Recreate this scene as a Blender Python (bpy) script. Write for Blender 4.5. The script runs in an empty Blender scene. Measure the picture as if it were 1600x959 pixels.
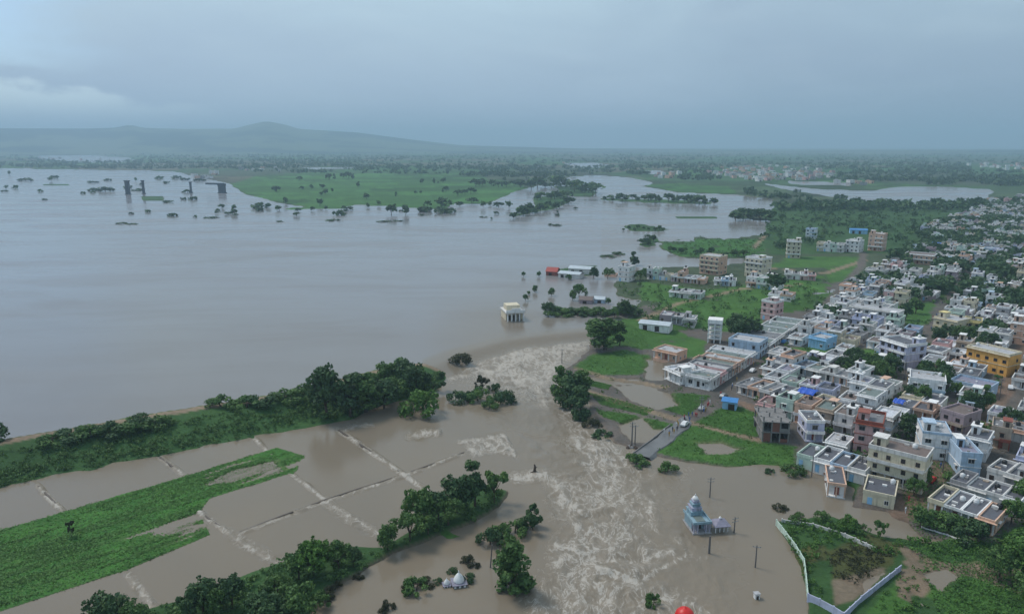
import bpy, bmesh, math, random
import numpy as np
from mathutils import Matrix, Vector

# ------------------------------------------------------------------ camera, sky, sun, exposure
sc = bpy.context.scene
COL = sc.collection
F, H, CX, CY, HY = 1143.0, 90.0, 800.0, 479.5, 226.0
PITCH = math.atan((CY - HY) / F)
cam_d = bpy.data.cameras.new("camera"); cam = bpy.data.objects.new("camera", cam_d); COL.objects.link(cam)
cam.location = (0, 0, H); cam.rotation_euler = (math.pi / 2 - PITCH, 0, 0)
cam_d.sensor_width = 36.0; cam_d.lens = 36.0 * F / 1600.0
cam_d.clip_start = 1.0; cam_d.clip_end = 80000.0
sc.camera = cam

SUN_EL, SUN_AZ = math.radians(55), math.radians(-60)      # azimuth from +Y, clockwise positive
world = bpy.data.worlds.new("World"); sc.world = world; world.use_nodes = True
nt = world.node_tree; nt.nodes.clear()
def N(t, kind, **kw):
    n = t.nodes.new(kind)
    for k, v in kw.items(): setattr(n, k, v)
    return n
def mathn(t, op, a, b=None, c=None):
    n = N(t, 'ShaderNodeMath', operation=op)
    for i, v in enumerate((a, b, c)):
        if v is None: continue
        if isinstance(v, (int, float)): n.inputs[i].default_value = v
        else: t.links.new(v, n.inputs[i])
    return n.outputs[0]
def maprange(t, v, a, b, c=0.0, d=1.0, smooth=True):
    n = N(t, 'ShaderNodeMapRange', interpolation_type='SMOOTHSTEP' if smooth else 'LINEAR')
    t.links.new(v, n.inputs[0])
    for i, q in enumerate((a, b, c, d)): n.inputs[i + 1].default_value = q
    return n.outputs[0]
def mixc(t, fac, a, b, blend='MIX'):
    n = N(t, 'ShaderNodeMix', data_type='RGBA', blend_type=blend)
    if isinstance(fac, (int, float)): n.inputs[0].default_value = fac
    else: t.links.new(fac, n.inputs[0])
    for i, v in ((6, a), (7, b)):
        if isinstance(v, tuple): n.inputs[i].default_value = (v + (1,))[:4]
        else: t.links.new(v, n.inputs[i])
    return n.outputs[2]
def noise(t, vec, scale, detail=4, rough=0.55, dist=0.0):
    n = N(t, 'ShaderNodeTexNoise'); n.inputs['Scale'].default_value = scale
    n.inputs['Detail'].default_value = detail; n.inputs['Roughness'].default_value = rough
    n.inputs['Distortion'].default_value = dist
    if vec is not None: t.links.new(vec, n.inputs['Vector'])
    return n.outputs['Fac']
def scalevec(t, vec, s):
    n = N(t, 'ShaderNodeVectorMath', operation='MULTIPLY'); t.links.new(vec, n.inputs[0]); n.inputs[1].default_value = s
    return n.outputs[0]

SKY_STRENGTH = 0.1
tc = N(nt, 'ShaderNodeTexCoord'); gen = tc.outputs['Generated']
sky = N(nt, 'ShaderNodeTexSky', sky_type='NISHITA', sun_disc=False)
sky.sun_elevation = SUN_EL; sky.sun_rotation = SUN_AZ; sky.altitude = 300; sky.dust_density = 2.0
sep = N(nt, 'ShaderNodeSeparateXYZ'); nt.links.new(gen, sep.inputs[0])
az = mathn(nt, 'ARCTAN2', sep.outputs[0], sep.outputs[1])      # 0 straight ahead, positive right
el = mathn(nt, 'ARCSINE', sep.outputs[2])
nv = scalevec(nt, gen, (1.0, 1.0, 3.2))
n1 = noise(nt, nv, 2.2, 6, 0.5, 0.6)
n2 = noise(nt, nv, 6.0, 5, 0.55, 0.3)
k = 1.0 / SKY_STRENGTH
def kc(r, g, b): return (r * k, g * k, b * k)
# overcast base, paler higher up, darker rain cloud to the right
up = maprange(nt, el, 0.0, 0.22)
base = mixc(nt, up, kc(.29, .36, .46), kc(.375, .495, .57))
base = mixc(nt, maprange(nt, el, .22, 1.2), base, kc(.62, .68, .72))
dark = maprange(nt, mathn(nt, 'ADD', az, mathn(nt, 'MULTIPLY', mathn(nt, 'SUBTRACT', n1, 0.5), 1.2)), -0.25, 0.55)
base = mixc(nt, mathn(nt, 'MULTIPLY', dark, 0.66), base, mixc(nt, maprange(nt, el, 0.0, .16), kc(.16, .225, .295), kc(.215, .295, .375)))
streak = maprange(nt, n1, 0.35, 0.7)
base = mixc(nt, mathn(nt, 'MULTIPLY', streak, 0.35), base, kc(.255, .315, .42))
base = mixc(nt, mathn(nt, 'MULTIPLY', maprange(nt, n2, .42, .72), 0.16), base, kc(.42, .52, .58))
# a break in the cloud to the upper left with the blue sky behind it, a pale cumulus below it
hole = mathn(nt, 'ADD', az, mathn(nt, 'MULTIPLY', mathn(nt, 'SUBTRACT', n2, 0.5), 0.25))
hole = mathn(nt, 'MULTIPLY', maprange(nt, hole, -0.46, -0.58), maprange(nt, mathn(nt, 'ADD', el, mathn(nt, 'MULTIPLY', mathn(nt, 'SUBTRACT', n2, .5), .12)), 0.07, 0.10))
skyc = mixc(nt, 0.55, sky.outputs[0], kc(.24, .42, .62))
base = mixc(nt, mathn(nt, 'MULTIPLY', hole, 0.9), base, skyc)
n3 = noise(nt, scalevec(nt, gen, (1., 1., 2.2)), 15.0, 5, 0.6)
cedge = mathn(nt, 'ADD', el, mathn(nt, 'MULTIPLY', mathn(nt, 'SUBTRACT', n3, 0.5), 0.06))
cedge = mathn(nt, 'ADD', cedge, mathn(nt, 'MULTIPLY', mathn(nt, 'ADD', az, 0.62), 0.16))
cu = mathn(nt, 'MULTIPLY', maprange(nt, cedge, 0.083, 0.070), maprange(nt, el, 0.012, 0.055))
cu = mathn(nt, 'MULTIPLY', cu, maprange(nt, az, -0.30, -0.55))
base = mixc(nt, mathn(nt, 'MULTIPLY', cu, 0.85), base, kc(.52, .63, .67))
bg = N(nt, 'ShaderNodeBackground'); bg.inputs['Strength'].default_value = SKY_STRENGTH
nt.links.new(base, bg.inputs['Color'])
wo = N(nt, 'ShaderNodeOutputWorld'); nt.links.new(bg.outputs[0], wo.inputs[0])

sun_d = bpy.data.lights.new("sun", 'SUN'); sun_d.energy = 1.5; sun_d.angle = math.radians(18); sun_d.color = (1.0, .95, .87)
sun = bpy.data.objects.new("sun", sun_d); COL.objects.link(sun)
sd = Vector((math.sin(SUN_AZ) * math.cos(SUN_EL), math.cos(SUN_AZ) * math.cos(SUN_EL), math.sin(SUN_EL)))
sun.rotation_euler = sd.to_track_quat('Z', 'Y').to_euler(); sun.location = (0, 0, 300)

vs = sc.view_settings
vs.view_transform = 'Standard'; vs.look = 'None'; vs.exposure = 0.58; vs.gamma = 1.0; vs.use_curve_mapping = False
sc.cycles.use_denoising = True
sc.cycles.max_bounces = 5; sc.cycles.diffuse_bounces = 2; sc.cycles.glossy_bounces = 2
sc.cycles.transparent_max_bounces = 6; sc.cycles.volume_bounces = 1

# ------------------------------------------------------------------ helpers
rng = np.random.default_rng(7); random.seed(7)
SP, CP = math.sin(PITCH), math.cos(PITCH)
def G(px, py, z=0.0):
    """ground point seen at a photo pixel (1600x959), on the level z"""
    dx = (px - CX) / F; dy = -(py - CY) / F
    t = (z - H) / (-SP + dy * CP)
    return np.array([dx * t, (CP + dy * SP) * t])
def GP(pts, z=0.0): return np.array([G(x, y, z) for x, y in pts])
def to_px(X, Y, Z):
    d = Y * CP - (Z - H) * SP; v = Y * SP + (Z - H) * CP
    return CX + F * X / d, CY - F * v / d
def ss(a, b, x):
    t = np.clip((x - a) / (b - a), 0, 1); return t * t * (3 - 2 * t)
def hash2(ix, iy, s):
    n = (ix.astype(np.int64) * 374761393 + iy.astype(np.int64) * 668265263 + s * 974711) & 0x7fffffff
    n = ((n ^ (n >> 13)) * 1274126177) & 0x7fffffff
    return ((n ^ (n >> 16)) & 0xffff) / 65535.0
def vnoise(x, y, s=0):
    ix = np.floor(x); iy = np.floor(y); fx = x - ix; fy = y - iy
    fx = fx * fx * (3 - 2 * fx); fy = fy * fy * (3 - 2 * fy)
    a = hash2(ix, iy, s); b = hash2(ix + 1, iy, s); c = hash2(ix, iy + 1, s); d = hash2(ix + 1, iy + 1, s)
    return (a * (1 - fx) + b * fx) * (1 - fy) + (c * (1 - fx) + d * fx) * fy
def fbm(x, y, oct=4, s=0):
    r = 0; a = .5; t = 0
    for i in range(oct):
        r = r + a * vnoise(x * 2 ** i, y * 2 ** i, s + i); t += a; a *= .55
    return r / t
def sdf(poly, X, Y):
    """signed distance to a polygon, positive inside"""
    P = np.asarray(poly); d = np.full(X.shape, 1e18); ins = np.zeros(X.shape, bool)
    for i in range(len(P)):
        a = P[i]; b = P[(i + 1) % len(P)]; e = b - a; L = e @ e + 1e-9
        t = np.clip(((X - a[0]) * e[0] + (Y - a[1]) * e[1]) / L, 0, 1)
        d = np.minimum(d, (X - a[0] - t * e[0]) ** 2 + (Y - a[1] - t * e[1]) ** 2)
        c = ((a[1] > Y) != (b[1] > Y)) & (X < (b[0] - a[0]) * (Y - a[1]) / (b[1] - a[1] + 1e-12) + a[0])
        ins ^= c
    d = np.sqrt(d); return np.where(ins, d, -d)
def pdist(line, X, Y):
    """distance to a polyline and the side (positive = left of its direction)"""
    P = np.asarray(line); d = np.full(X.shape, 1e18); sg = np.zeros(X.shape)
    for i in range(len(P) - 1):
        a = P[i]; b = P[i + 1]; e = b - a; L = e @ e + 1e-9
        t = np.clip(((X - a[0]) * e[0] + (Y - a[1]) * e[1]) / L, 0, 1)
        q = (X - a[0] - t * e[0]) ** 2 + (Y - a[1] - t * e[1]) ** 2
        cr = e[0] * (Y - a[1]) - e[1] * (X - a[0])
        m = q < d; d = np.where(m, q, d); sg = np.where(m, np.sign(cr), sg)
    return np.sqrt(d), sg

def tag(o, label=None, cat=None, group=None, kind=None):
    if label: o['label'] = label
    if cat: o['category'] = cat
    if group: o['group'] = group
    if kind: o['kind'] = kind
    return o
def link(name, data, parent=None):
    o = bpy.data.objects.new(name, data); COL.objects.link(o)
    if parent is not None: o.parent = parent
    return o
def empty(name, loc, rz=0.0, s=1.0):
    o = link(name, None); o.empty_display_size = .5
    o.location = loc; o.rotation_euler = (0, 0, rz)
    o.scale = s if isinstance(s, tuple) else (s, s, s)
    return o
def mesh_np(name, V, Fq, mat=None, attrs=None, smooth=False):
    """mesh from numpy arrays; faces (n,3) or (n,4)"""
    V = np.asarray(V, np.float32); Fq = np.asarray(Fq, np.int32)
    me = bpy.data.meshes.new(name); k_ = Fq.shape[1]
    me.vertices.add(len(V)); me.vertices.foreach_set('co', V.ravel())
    me.loops.add(Fq.size); me.loops.foreach_set('vertex_index', Fq.ravel())
    me.polygons.add(len(Fq)); me.polygons.foreach_set('loop_start', np.arange(0, Fq.size, k_, dtype=np.int32))
    if smooth: me.polygons.foreach_set('use_smooth', np.ones(len(Fq), bool))
    me.update(calc_edges=True)
    for an, (kind, arr) in (attrs or {}).items():
        a = me.attributes.new(an, kind, 'POINT')
        a.data.foreach_set('color' if kind == 'FLOAT_COLOR' else 'value', np.asarray(arr, np.float32).ravel())
    if mat: me.materials.append(mat)
    return me
class MB:
    """collects boxes, prisms and tubes; build() links them as one mesh object"""
    def __init__(s): s.v = []; s.f = []
    def quad(s, *p):
        n = len(s.v); s.v += [tuple(q) for q in p]; s.f.append(tuple(range(n, n + len(p))))
    def box(s, x0, x1, y0, y1, z0, z1):
        n = len(s.v)
        s.v += [(x0, y0, z0), (x1, y0, z0), (x1, y1, z0), (x0, y1, z0), (x0, y0, z1), (x1, y0, z1), (x1, y1, z1), (x0, y1, z1)]
        s.f += [tuple(n + i for i in q) for q in ((0, 3, 2, 1), (4, 5, 6, 7), (0, 1, 5, 4), (1, 2, 6, 5), (2, 3, 7, 6), (3, 0, 4, 7))]
        return s
    def lathe(s, prof, seg=12, cx=0, cy=0, sq=False):
        n = len(s.v)
        for r, z in prof:
            for i in range(seg):
                a = 2 * math.pi * (i + (.5 if sq else 0)) / seg
                s.v.append((cx + r * math.cos(a), cy + r * math.sin(a), z))
        for j in range(len(prof) - 1):
            for i in range(seg):
                a = n + j * seg + i; b = n + j * seg + (i + 1) % seg
                s.f.append((a, b, b + seg, a + seg))
        s.f.append(tuple(n + i for i in reversed(range(seg))))
        s.f.append(tuple(n + (len(prof) - 1) * seg + i for i in range(seg)))
        return s
    def tube(s, pts, radii, seg=7):
        n = len(s.v); pts = [Vector(p) for p in pts]
        for j, p in enumerate(pts):
            d = (pts[min(j + 1, len(pts) - 1)] - pts[max(j - 1, 0)]).normalized()
            a = d.orthogonal().normalized(); b = d.cross(a)
            for i in range(seg):
                w = 2 * math.pi * i / seg
                s.v.append(tuple(p + (a * math.cos(w) + b * math.sin(w)) * radii[j]))
        for j in range(len(pts) - 1):
            for i in range(seg):
                a = n + j * seg + i; b = n + j * seg + (i + 1) % seg
                s.f.append((a, b, b + seg, a + seg))
        s.f.append(tuple(n + i for i in reversed(range(seg)))); s.f.append(tuple(n + (len(pts) - 1) * seg + i for i in range(seg)))
        return s
    def mesh(s, name, mat, smooth=False):
        me = bpy.data.meshes.new(name); me.from_pydata(s.v, [], s.f)
        if smooth:
            for p in me.polygons: p.use_smooth = True
        me.materials.append(mat); me.update(); return me
    def build(s, name, mat, parent=None, smooth=False):
        return link(name, s.mesh(name, mat, smooth), parent)

# ------------------------------------------------------------------ materials
def newmat(name):
    m = bpy.data.materials.new(name); m.use_nodes = True
    t = m.node_tree; b = t.nodes['Principled BSDF']
    return m, t, b
def objcoord(t): return N(t, 'ShaderNodeTexCoord').outputs['Object']
def geopos(t): return N(t, 'ShaderNodeNewGeometry').outputs['Position']
def paint(name, c, rough=.8, stain=.5, spec=.3):
    """weathered paint or concrete: rain streaks, blotches and grime of their own"""
    m, t, b = newmat(name); p = geopos(t)
    oi = N(t, 'ShaderNodeObjectInfo')
    n_ = noise(t, p, .55, 5, .6); st = noise(t, scalevec(t, p, (1.6, 1.6, .16)), 1.0, 4, .65)
    f1 = maprange(t, st, .48, .74); f2 = maprange(t, n_, .42, .72)
    col = mixc(t, mathn(t, 'MULTIPLY', f2, stain), c, (c[0] * .60, c[1] * .58, c[2] * .56))
    col = mixc(t, mathn(t, 'MULTIPLY', f1, stain * 1.3), col, (c[0] * .34 + .02, c[1] * .34 + .02, c[2] * .33 + .018))
    col = mixc(t, mathn(t, 'MULTIPLY', maprange(t, oi.outputs['Random'], 0, 1, 0, 1, False), .09), col, (.30, .29, .28))
    t.links.new(col, b.inputs['Base Color'])
    b.inputs['Roughness'].default_value = rough; b.inputs['Specular IOR Level'].default_value = spec
    return m
M = {}
for nme, c in dict(white=(.80, .785, .765), cream=(.66, .58, .42), peach=(.66, .42, .30), pink=(.62, .38, .36), lavender=(.48, .50, .64),
                   paleblue=(.42, .54, .66), palegreen=(.52, .64, .54), yellow=(.70, .58, .26), orange=(.74, .38, .09), grey=(.34, .33, .33),
                   tan=(.42, .33, .25), skyblue=(.28, .52, .74), brickred=(.26, .07, .045), mauve=(.36, .28, .30), offwhite=(.68, .655, .62),
                   teal=(.30, .50, .52), stone=(.24, .23, .22)).items():
    M[nme] = paint(nme + "_wall", c)
for nme, c, r in (('roof_dark', (.085, .087, .105), .55), ('roof_grey', (.19, .19, .20), .6), ('roof_pale', (.42, .42, .43), .7), ('roof_lav', (.24, .23, .30), .6),
                  ('roof_brown', (.16, .12, .105), .7), ('roof_green', (.15, .19, .175), .65), ('roof_white', (.60, .62, .66), .6)):
    M[nme] = paint(nme, c, r, .55, .4)
def plain(name, c, rough=.6, spec=.4, metal=0, var=.25, sc_=3.0):
    m, t, b = newmat(name); n_ = noise(t, geopos(t), sc_, 4, .6)
    col = mixc(t, mathn(t, 'MULTIPLY', maprange(t, n_, .3, .7), var), c, (c[0] * .4, c[1] * .4, c[2] * .4))
    t.links.new(col, b.inputs['Base Color']); b.inputs['Roughness'].default_value = rough
    b.inputs['Specular IOR Level'].default_value = spec; b.inputs['Metallic'].default_value = metal
    return m
M['pane'] = plain('window_glass', (.025, .028, .034), .12, .5)
M['void'] = plain('shaded_doorway_wood', (.05, .035, .028), .7, .2)
M['shutter'] = plain('brown_shutter', (.10, .055, .035), .6)
M['tank_black'] = plain('black_plastic', (.018, .018, .02), .45)
M['tank_white'] = plain('white_tank', (.68, .68, .67), .5)
M['steel'] = plain('grey_steel', (.28, .29, .30), .45, .5, .4)
M['pole'] = plain('pole_concrete', (.13, .12, .115), .8)
M['pier'] = plain('pier_concrete', (.075, .085, .10), .85, .2, 0, .5, .25)
M['bark'] = plain('bark', (.075, .055, .042), .9, .2)
M['bluesheet'] = plain('blue_tarpaulin', (.02, .10, .52), .45, .5, 0, .35, 1.2)
M['bluepaint'] = plain('blue_painted_sheet', (.05, .22, .50), .5, .4)
M['tin'] = plain('pale_roof_sheet', (.50, .55, .58), .45, .5, .1, .3, .5)
M['redtin'] = plain('red_roof_sheet', (.36, .06, .045), .6)
M['redpaint'] = plain('red_paint', (.62, .02, .015), .4)
M['brick'] = plain('raw_brick', (.22, .10, .075), .9, .2, 0, .5, 5.)
M['concrete'] = plain('raw_concrete', (.23, .22, .21), .9, .2, 0, .5, .8)
M['whitewash'] = paint('whitewash', (.74, .74, .73), .7, .35)
M['path'] = plain('dirt_path', (.26, .20, .135), .95, .1, 0, .45, .35)
M['mud'] = plain('wet_mud', (.10, .078, .06), .6, .4, 0, .4, .8)
M['road'] = plain('wet_road', (.15, .145, .14), .4, .5, 0, .45, .25)
M['skin'] = plain('skin', (.20, .11, .075), .6)
M['cloth'] = plain('dark_cloth', (.06, .06, .08), .9)

def leafmat(name, a, b_, c_):
    m, t, b = newmat(name); at = N(t, 'ShaderNodeAttribute', attribute_name='tone')
    oi = N(t, 'ShaderNodeObjectInfo')
    col = mixc(t, at.outputs['Fac'], a, b_)
    col = mixc(t, mathn(t, 'MULTIPLY', oi.outputs['Random'], .55), col, c_)
    n_ = noise(t, geopos(t), .35, 3, .6)
    col = mixc(t, mathn(t, 'MULTIPLY', maprange(t, n_, .35, .7), .3), col, (a[0] * .6, a[1] * .6, a[2] * .7))
    t.links.new(col, b.inputs['Base Color']); b.inputs['Roughness'].default_value = .65
    b.inputs['Specular IOR Level'].default_value = .25
    tr = N(t, 'ShaderNodeBsdfTranslucent'); t.links.new(col, tr.inputs['Color'])
    mx = N(t, 'ShaderNodeMixShader'); mx.inputs[0].default_value = .22
    t.links.new(b.outputs[0], mx.inputs[1]); t.links.new(tr.outputs[0], mx.inputs[2])
    t.links.new(mx.outputs[0], t.nodes['Material Output'].inputs['Surface'])
    return m
M['leaf'] = leafmat('leaves', (.052, .124, .034), (.140, .240, .060), (.088, .152, .048))
M['leaf_dark'] = leafmat('dark_leaves', (.038, .090, .036), (.090, .158, .054), (.062, .112, .045))
M['leaf_bright'] = leafmat('bright_leaves', (.054, .130, .024), (.125, .240, .048), (.085, .175, .036))
M['leaf_rice'] = leafmat('rice_blades', (.050, .150, .026), (.108, .235, .046), (.072, .180, .034))
_t = M['leaf_rice'].node_tree; _n = N(_t, 'ShaderNodeCombineXYZ'); _n.inputs[2].default_value = 1.0      # short dense blades: lit like the mat they form
for _b in [n_ for n_ in _t.nodes if n_.type in ('BSDF_PRINCIPLED', 'BSDF_TRANSLUCENT')]: _t.links.new(_n.outputs[0], _b.inputs['Normal'])
M['leaf_dry'] = leafmat('dull_leaves', (.045, .050, .024), (.085, .090, .040), (.06, .065, .034))

def groundmat():
    m, t, b = newmat('ground_cover'); p = geopos(t)
    at = N(t, 'ShaderNodeAttribute', attribute_name='Col'); col = at.outputs['Color']
    a = noise(t, p, .9, 5, .65); c = noise(t, p, .11, 5, .6); d = noise(t, scalevec(t, p, (1, .5, 1)), .008, 4, .6)
    col = mixc(t, mathn(t, 'MULTIPLY', maprange(t, a, .35, .7), .45), col, mixc(t, 1.0, col, (.48, .52, .5), 'MULTIPLY'))
    col = mixc(t, mathn(t, 'MULTIPLY', maprange(t, c, .4, .7), .42), col, mixc(t, 1.0, col, (1.55, 1.3, 1.25), 'MULTIPLY'))
    col = mixc(t, mathn(t, 'MULTIPLY', maprange(t, d, .4, .65), .35), col, mixc(t, 1.0, col, (.62, .72, .78), 'MULTIPLY'))
    t.links.new(col, b.inputs['Base Color']); b.inputs['Roughness'].default_value = .9; b.inputs['Specular IOR Level'].default_value = .15
    bp = N(t, 'ShaderNodeBump'); bp.inputs['Strength'].default_value = .8; bp.inputs['Distance'].default_value = .5
    t.links.new(a, bp.inputs['Height']); t.links.new(bp.outputs[0], b.inputs['Normal'])
    return m
M['ground'] = groundmat()

def watermat():
    m, t, b = newmat('silty_water'); p = geopos(t)
    silt = N(t, 'ShaderNodeAttribute', attribute_name='silt').outputs['Fac']
    foam = N(t, 'ShaderNodeAttribute', attribute_name='foam').outputs['Fac']
    chop = N(t, 'ShaderNodeAttribute', attribute_name='chop').outputs['Fac']
    flow = N(t, 'ShaderNodeAttribute', attribute_name='flow').outputs['Vector']
    # brown flood and greyer lake: the sediment in the water itself
    big = noise(t, scalevec(t, p, (1, 1, 0)), .018, 5, .6, 1.0)
    col = mixc(t, silt, (.205, .202, .205), (.196, .161, .118))
    col = mixc(t, mathn(t, 'MULTIPLY', maprange(t, big, .35, .7), mathn(t, 'MULTIPLY', silt, .45)), col, (.168, .144, .112))
    pl = noise(t, scalevec(t, p, (.35, 1, 0)), .016, 6, .6, 2.2)
    col = mixc(t, mathn(t, 'MULTIPLY', maprange(t, pl, .42, .66), mathn(t, 'MULTIPLY', mathn(t, 'SUBTRACT', 1.0, silt), .5)), col, (.172, .155, .140))
    # foam: ridged, warped filaments stretched along the flow; more of them where the foam value is higher
    w1 = N(t, 'ShaderNodeTexNoise'); w1.inputs['Scale'].default_value = .20; w1.inputs['Detail'].default_value = 3
    t.links.new(flow, w1.inputs['Vector'])
    wv = N(t, 'ShaderNodeVectorMath', operation='MULTIPLY_ADD'); t.links.new(w1.outputs['Color'], wv.inputs[0])
    wv.inputs[1].default_value = (10, 10, 10); t.links.new(flow, wv.inputs[2]); wvec = wv.outputs[0]
    def ridge(sc_, det, pw):
        n_ = noise(t, wvec, sc_, det, .6, .4)
        r = mathn(t, 'SUBTRACT', 1.0, mathn(t, 'ABSOLUTE', mathn(t, 'MULTIPLY', mathn(t, 'SUBTRACT', n_, .5), 3.6)))
        return mathn(t, 'POWER', mathn(t, 'MAXIMUM', r, 0.0), pw)
    r1 = ridge(.24, 6, 5.0); r2 = ridge(.75, 5, 3.4); r3 = noise(t, wvec, 2.6, 4, .7)
    patch = noise(t, flow, .055, 3, .6)
    rr = mathn(t, 'ADD', mathn(t, 'MULTIPLY', r1, .75), mathn(t, 'MULTIPLY', r2, .48))
    rr = mathn(t, 'ADD', rr, mathn(t, 'MULTIPLY', mathn(t, 'SUBTRACT', r3, .5), .5))
    rr = mathn(t, 'ADD', rr, mathn(t, 'MULTIPLY', mathn(t, 'SUBTRACT', patch, .5), .9))
    thr = mathn(t, 'SUBTRACT', 1.26, mathn(t, 'MULTIPLY', foam, 1.12))
    ff = mathn(t, 'SUBTRACT', rr, thr)
    fm = mathn(t, 'MAXIMUM', mathn(t, 'MULTIPLY', maprange(t, ff, -.40, .40), .42), mathn(t, 'MULTIPLY', maprange(t, ff, .05, .42), 1.0))
    fm = mathn(t, 'MULTIPLY', fm, maprange(t, foam, .01, .12))
    col = mixc(t, mathn(t, 'MULTIPLY', fm, .80), col, (.43, .395, .345))
    t.links.new(col, b.inputs['Base Color'])
    ro = mathn(t, 'ADD', mathn(t, 'ADD', mathn(t, 'ADD', .13, mathn(t, 'MULTIPLY', maprange(t, noise(t, scalevec(t, p, (.3, 1, 0)), .02, 4, .6), .4, .65), .14)), mathn(t, 'MULTIPLY', fm, .5)), mathn(t, 'MULTIPLY', chop, .22))
    t.links.new(ro, b.inputs['Roughness']); b.inputs['IOR'].default_value = 1.333
    b.inputs['Specular IOR Level'].default_value = .38
    fine = noise(t, scalevec(t, p, (.5, 1.2, 0)), .7, 3, .6); ch = noise(t, wvec, .7, 4, .6)
    hgt = mathn(t, 'ADD', mathn(t, 'MULTIPLY', fine, .10), mathn(t, 'MULTIPLY', mathn(t, 'MULTIPLY', ch, chop), 1.0))
    hgt = mathn(t, 'ADD', hgt, mathn(t, 'MULTIPLY', fm, .12))
    bp = N(t, 'ShaderNodeBump'); bp.inputs['Strength'].default_value = .55; bp.inputs['Distance'].default_value = .5
    t.links.new(hgt, bp.inputs['Height']); t.links.new(bp.outputs[0], b.inputs['Normal'])
    return m
M['water'] = watermat()

# ------------------------------------------------------------------ the lie of the land
ZL = -2.0                                    # level of the flood below the breached bund; the lake lies at 0
DIV_PX = [(-900, 960), (-300, 787), (0, 706), (270, 657), (480, 624), (560, 602), (620, 588), (676, 573), (720, 551), (790, 531), (860, 522), (915, 517),
          (960, 512), (1040, 500), (1150, 480), (1400, 455), (2300, 455)]
DIV = GP(DIV_PX)
BUND = GP([(-900, 950), (-300, 780), (0, 702), (270, 654), (480, 620), (560, 596), (640, 578), (690, 578)])
C = dict(paddy=(.052, .150, .028), grass=(.060, .140, .030), scrub=(.040, .092, .028), mud=(.19, .15, .105), path=(.25, .19, .13), town=(.125, .112, .098),
         field=(.050, .135, .030), dull=(.06, .085, .045), soil=(.18, .125, .09), bed=(.14, .11, .085), olive=(.075, .085, .030))
# (polygon in photo pixels, level the outline is read on, height, edge softness factor, colour, water-patch noise)
LAND = [
 # far bank
 ([(-1500, 262), (0, 263.5), (150, 266), (270, 268), (320, 279), (362, 288), (385, 305), (440, 318), (500, 326), (560, 320), (620, 323), (690, 328), (712, 318), (760, 320), (800, 302), (828, 294),
   (862, 286), (885, 278), (930, 274), (990, 279), (1020, 286), (1002, 291), (1060, 301), (1150, 305), (1205, 311), (1215, 322), (1190, 334), (1145, 334), (1150, 343), (1200, 345), (1196, 352),
   (1193, 366), (1130, 374), (1085, 369), (1085, 377), (1034, 377), (1036, 390), (1062, 402), (1110, 407), (1160, 404), (1168, 410), (1100, 416), (1060, 416), (1005, 420), (968, 430), (955, 445), (965, 455),
   (960, 462), (1000, 470), (985, 484), (860, 487), (860, 493), (925, 494), (960, 500), (1000, 495), (1400, 440), (2600, 440), (2600, 231.5), (-1500, 231.5)], 0.0, .55, .5, 'dull', .25),
 # town and the ground below the bund
 ([(925, 494), (918, 515), (926, 540), (900, 566), (872, 585), (905, 625), (928, 660), (962, 690), (1010, 706), (1070, 718), (1140, 727), (1190, 722), (1244, 728), (1300, 742), (1340, 760), (1330, 790), (1400, 800), (1440, 838),
   (1560, 850), (2600, 900), (2600, 430), (1400, 430), (1000, 485)], -1.6, -1.45, 1.0, 'town', .2),
 # walled plot at the lower right
 ([(1213, 812), (1300, 806), (1380, 838), (1440, 842), (1600, 850), (2600, 860), (2600, 1300), (1262, 1300), (1262, 930), (1244, 875)], -1.8, -1.62, 1.0, 'scrub', .9),
 # scrub spur in the foreground
 ([(100, 985), (300, 938), (420, 888), (480, 864), (545, 856), (600, 858), (640, 830), (700, 785), (735, 765), (790, 768), (782, 790), (720, 822), (620, 858), (560, 893), (505, 918), (480, 960), (440, 1100), (60, 1100)], -1.8, -1.2, 1.0, 'scrub', .3),
 ([(684, 834), (702, 829), (722, 838), (700, 842)], -1.95, -1.85, 1.0, 'grass', .1),
 # rice fields
 ([(-300, 905), (0, 827), (240, 757), (432, 698), (478, 712), (462, 737), (330, 778), (312, 800), (330, 835), (200, 890), (0, 955), (-300, 1040)], -1.95, -1.80, 1.0, 'paddy', .22),
 # tree islets in the lake
 ([(862, 290), (900, 291), (937, 300), (925, 309), (880, 306)], 0, .5, 1, 'scrub', .2), ([(833, 308), (880, 304), (900, 312), (870, 326), (840, 332), (800, 340), (803, 334), (835, 326)], 0, .4, 1, 'scrub', .4),
 ([(935, 309), (1000, 311), (1060, 312), (1120, 316), (1110, 320), (1040, 318), (985, 316), (938, 313)], 0, .4, 1, 'scrub', .3),
 ([(970, 352), (1000, 349), (1045, 358), (1040, 362), (985, 361)], 0, .4, 1, 'scrub', .3), ([(1055, 338), (1125, 338), (1125, 342), (1055, 342)], 0, .3, 1, 'scrub', .3),
 ([(995, 383), (1015, 371), (1028, 373), (1020, 388)], 0, .3, 1, 'scrub', .3), ([(858, 424), (900, 414), (940, 413), (930, 418), (925, 432), (880, 434)], 0, .3, 1, 'scrub', .2),
 ([(220, 307), (255, 306), (258, 314), (222, 315)], 0, .5, 1, 'scrub', .3), ([(65, 288), (108, 287), (108, 290), (65, 290)], 0, .4, 1, 'scrub', .2),
 ([(440, 325), (540, 322), (545, 327), (450, 328)], 0, .2, 1, 'field', .2), ([(890, 470), (925, 458), (955, 466), (940, 476), (900, 480)], 0, .1, 1, 'scrub', .4),
]
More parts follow.
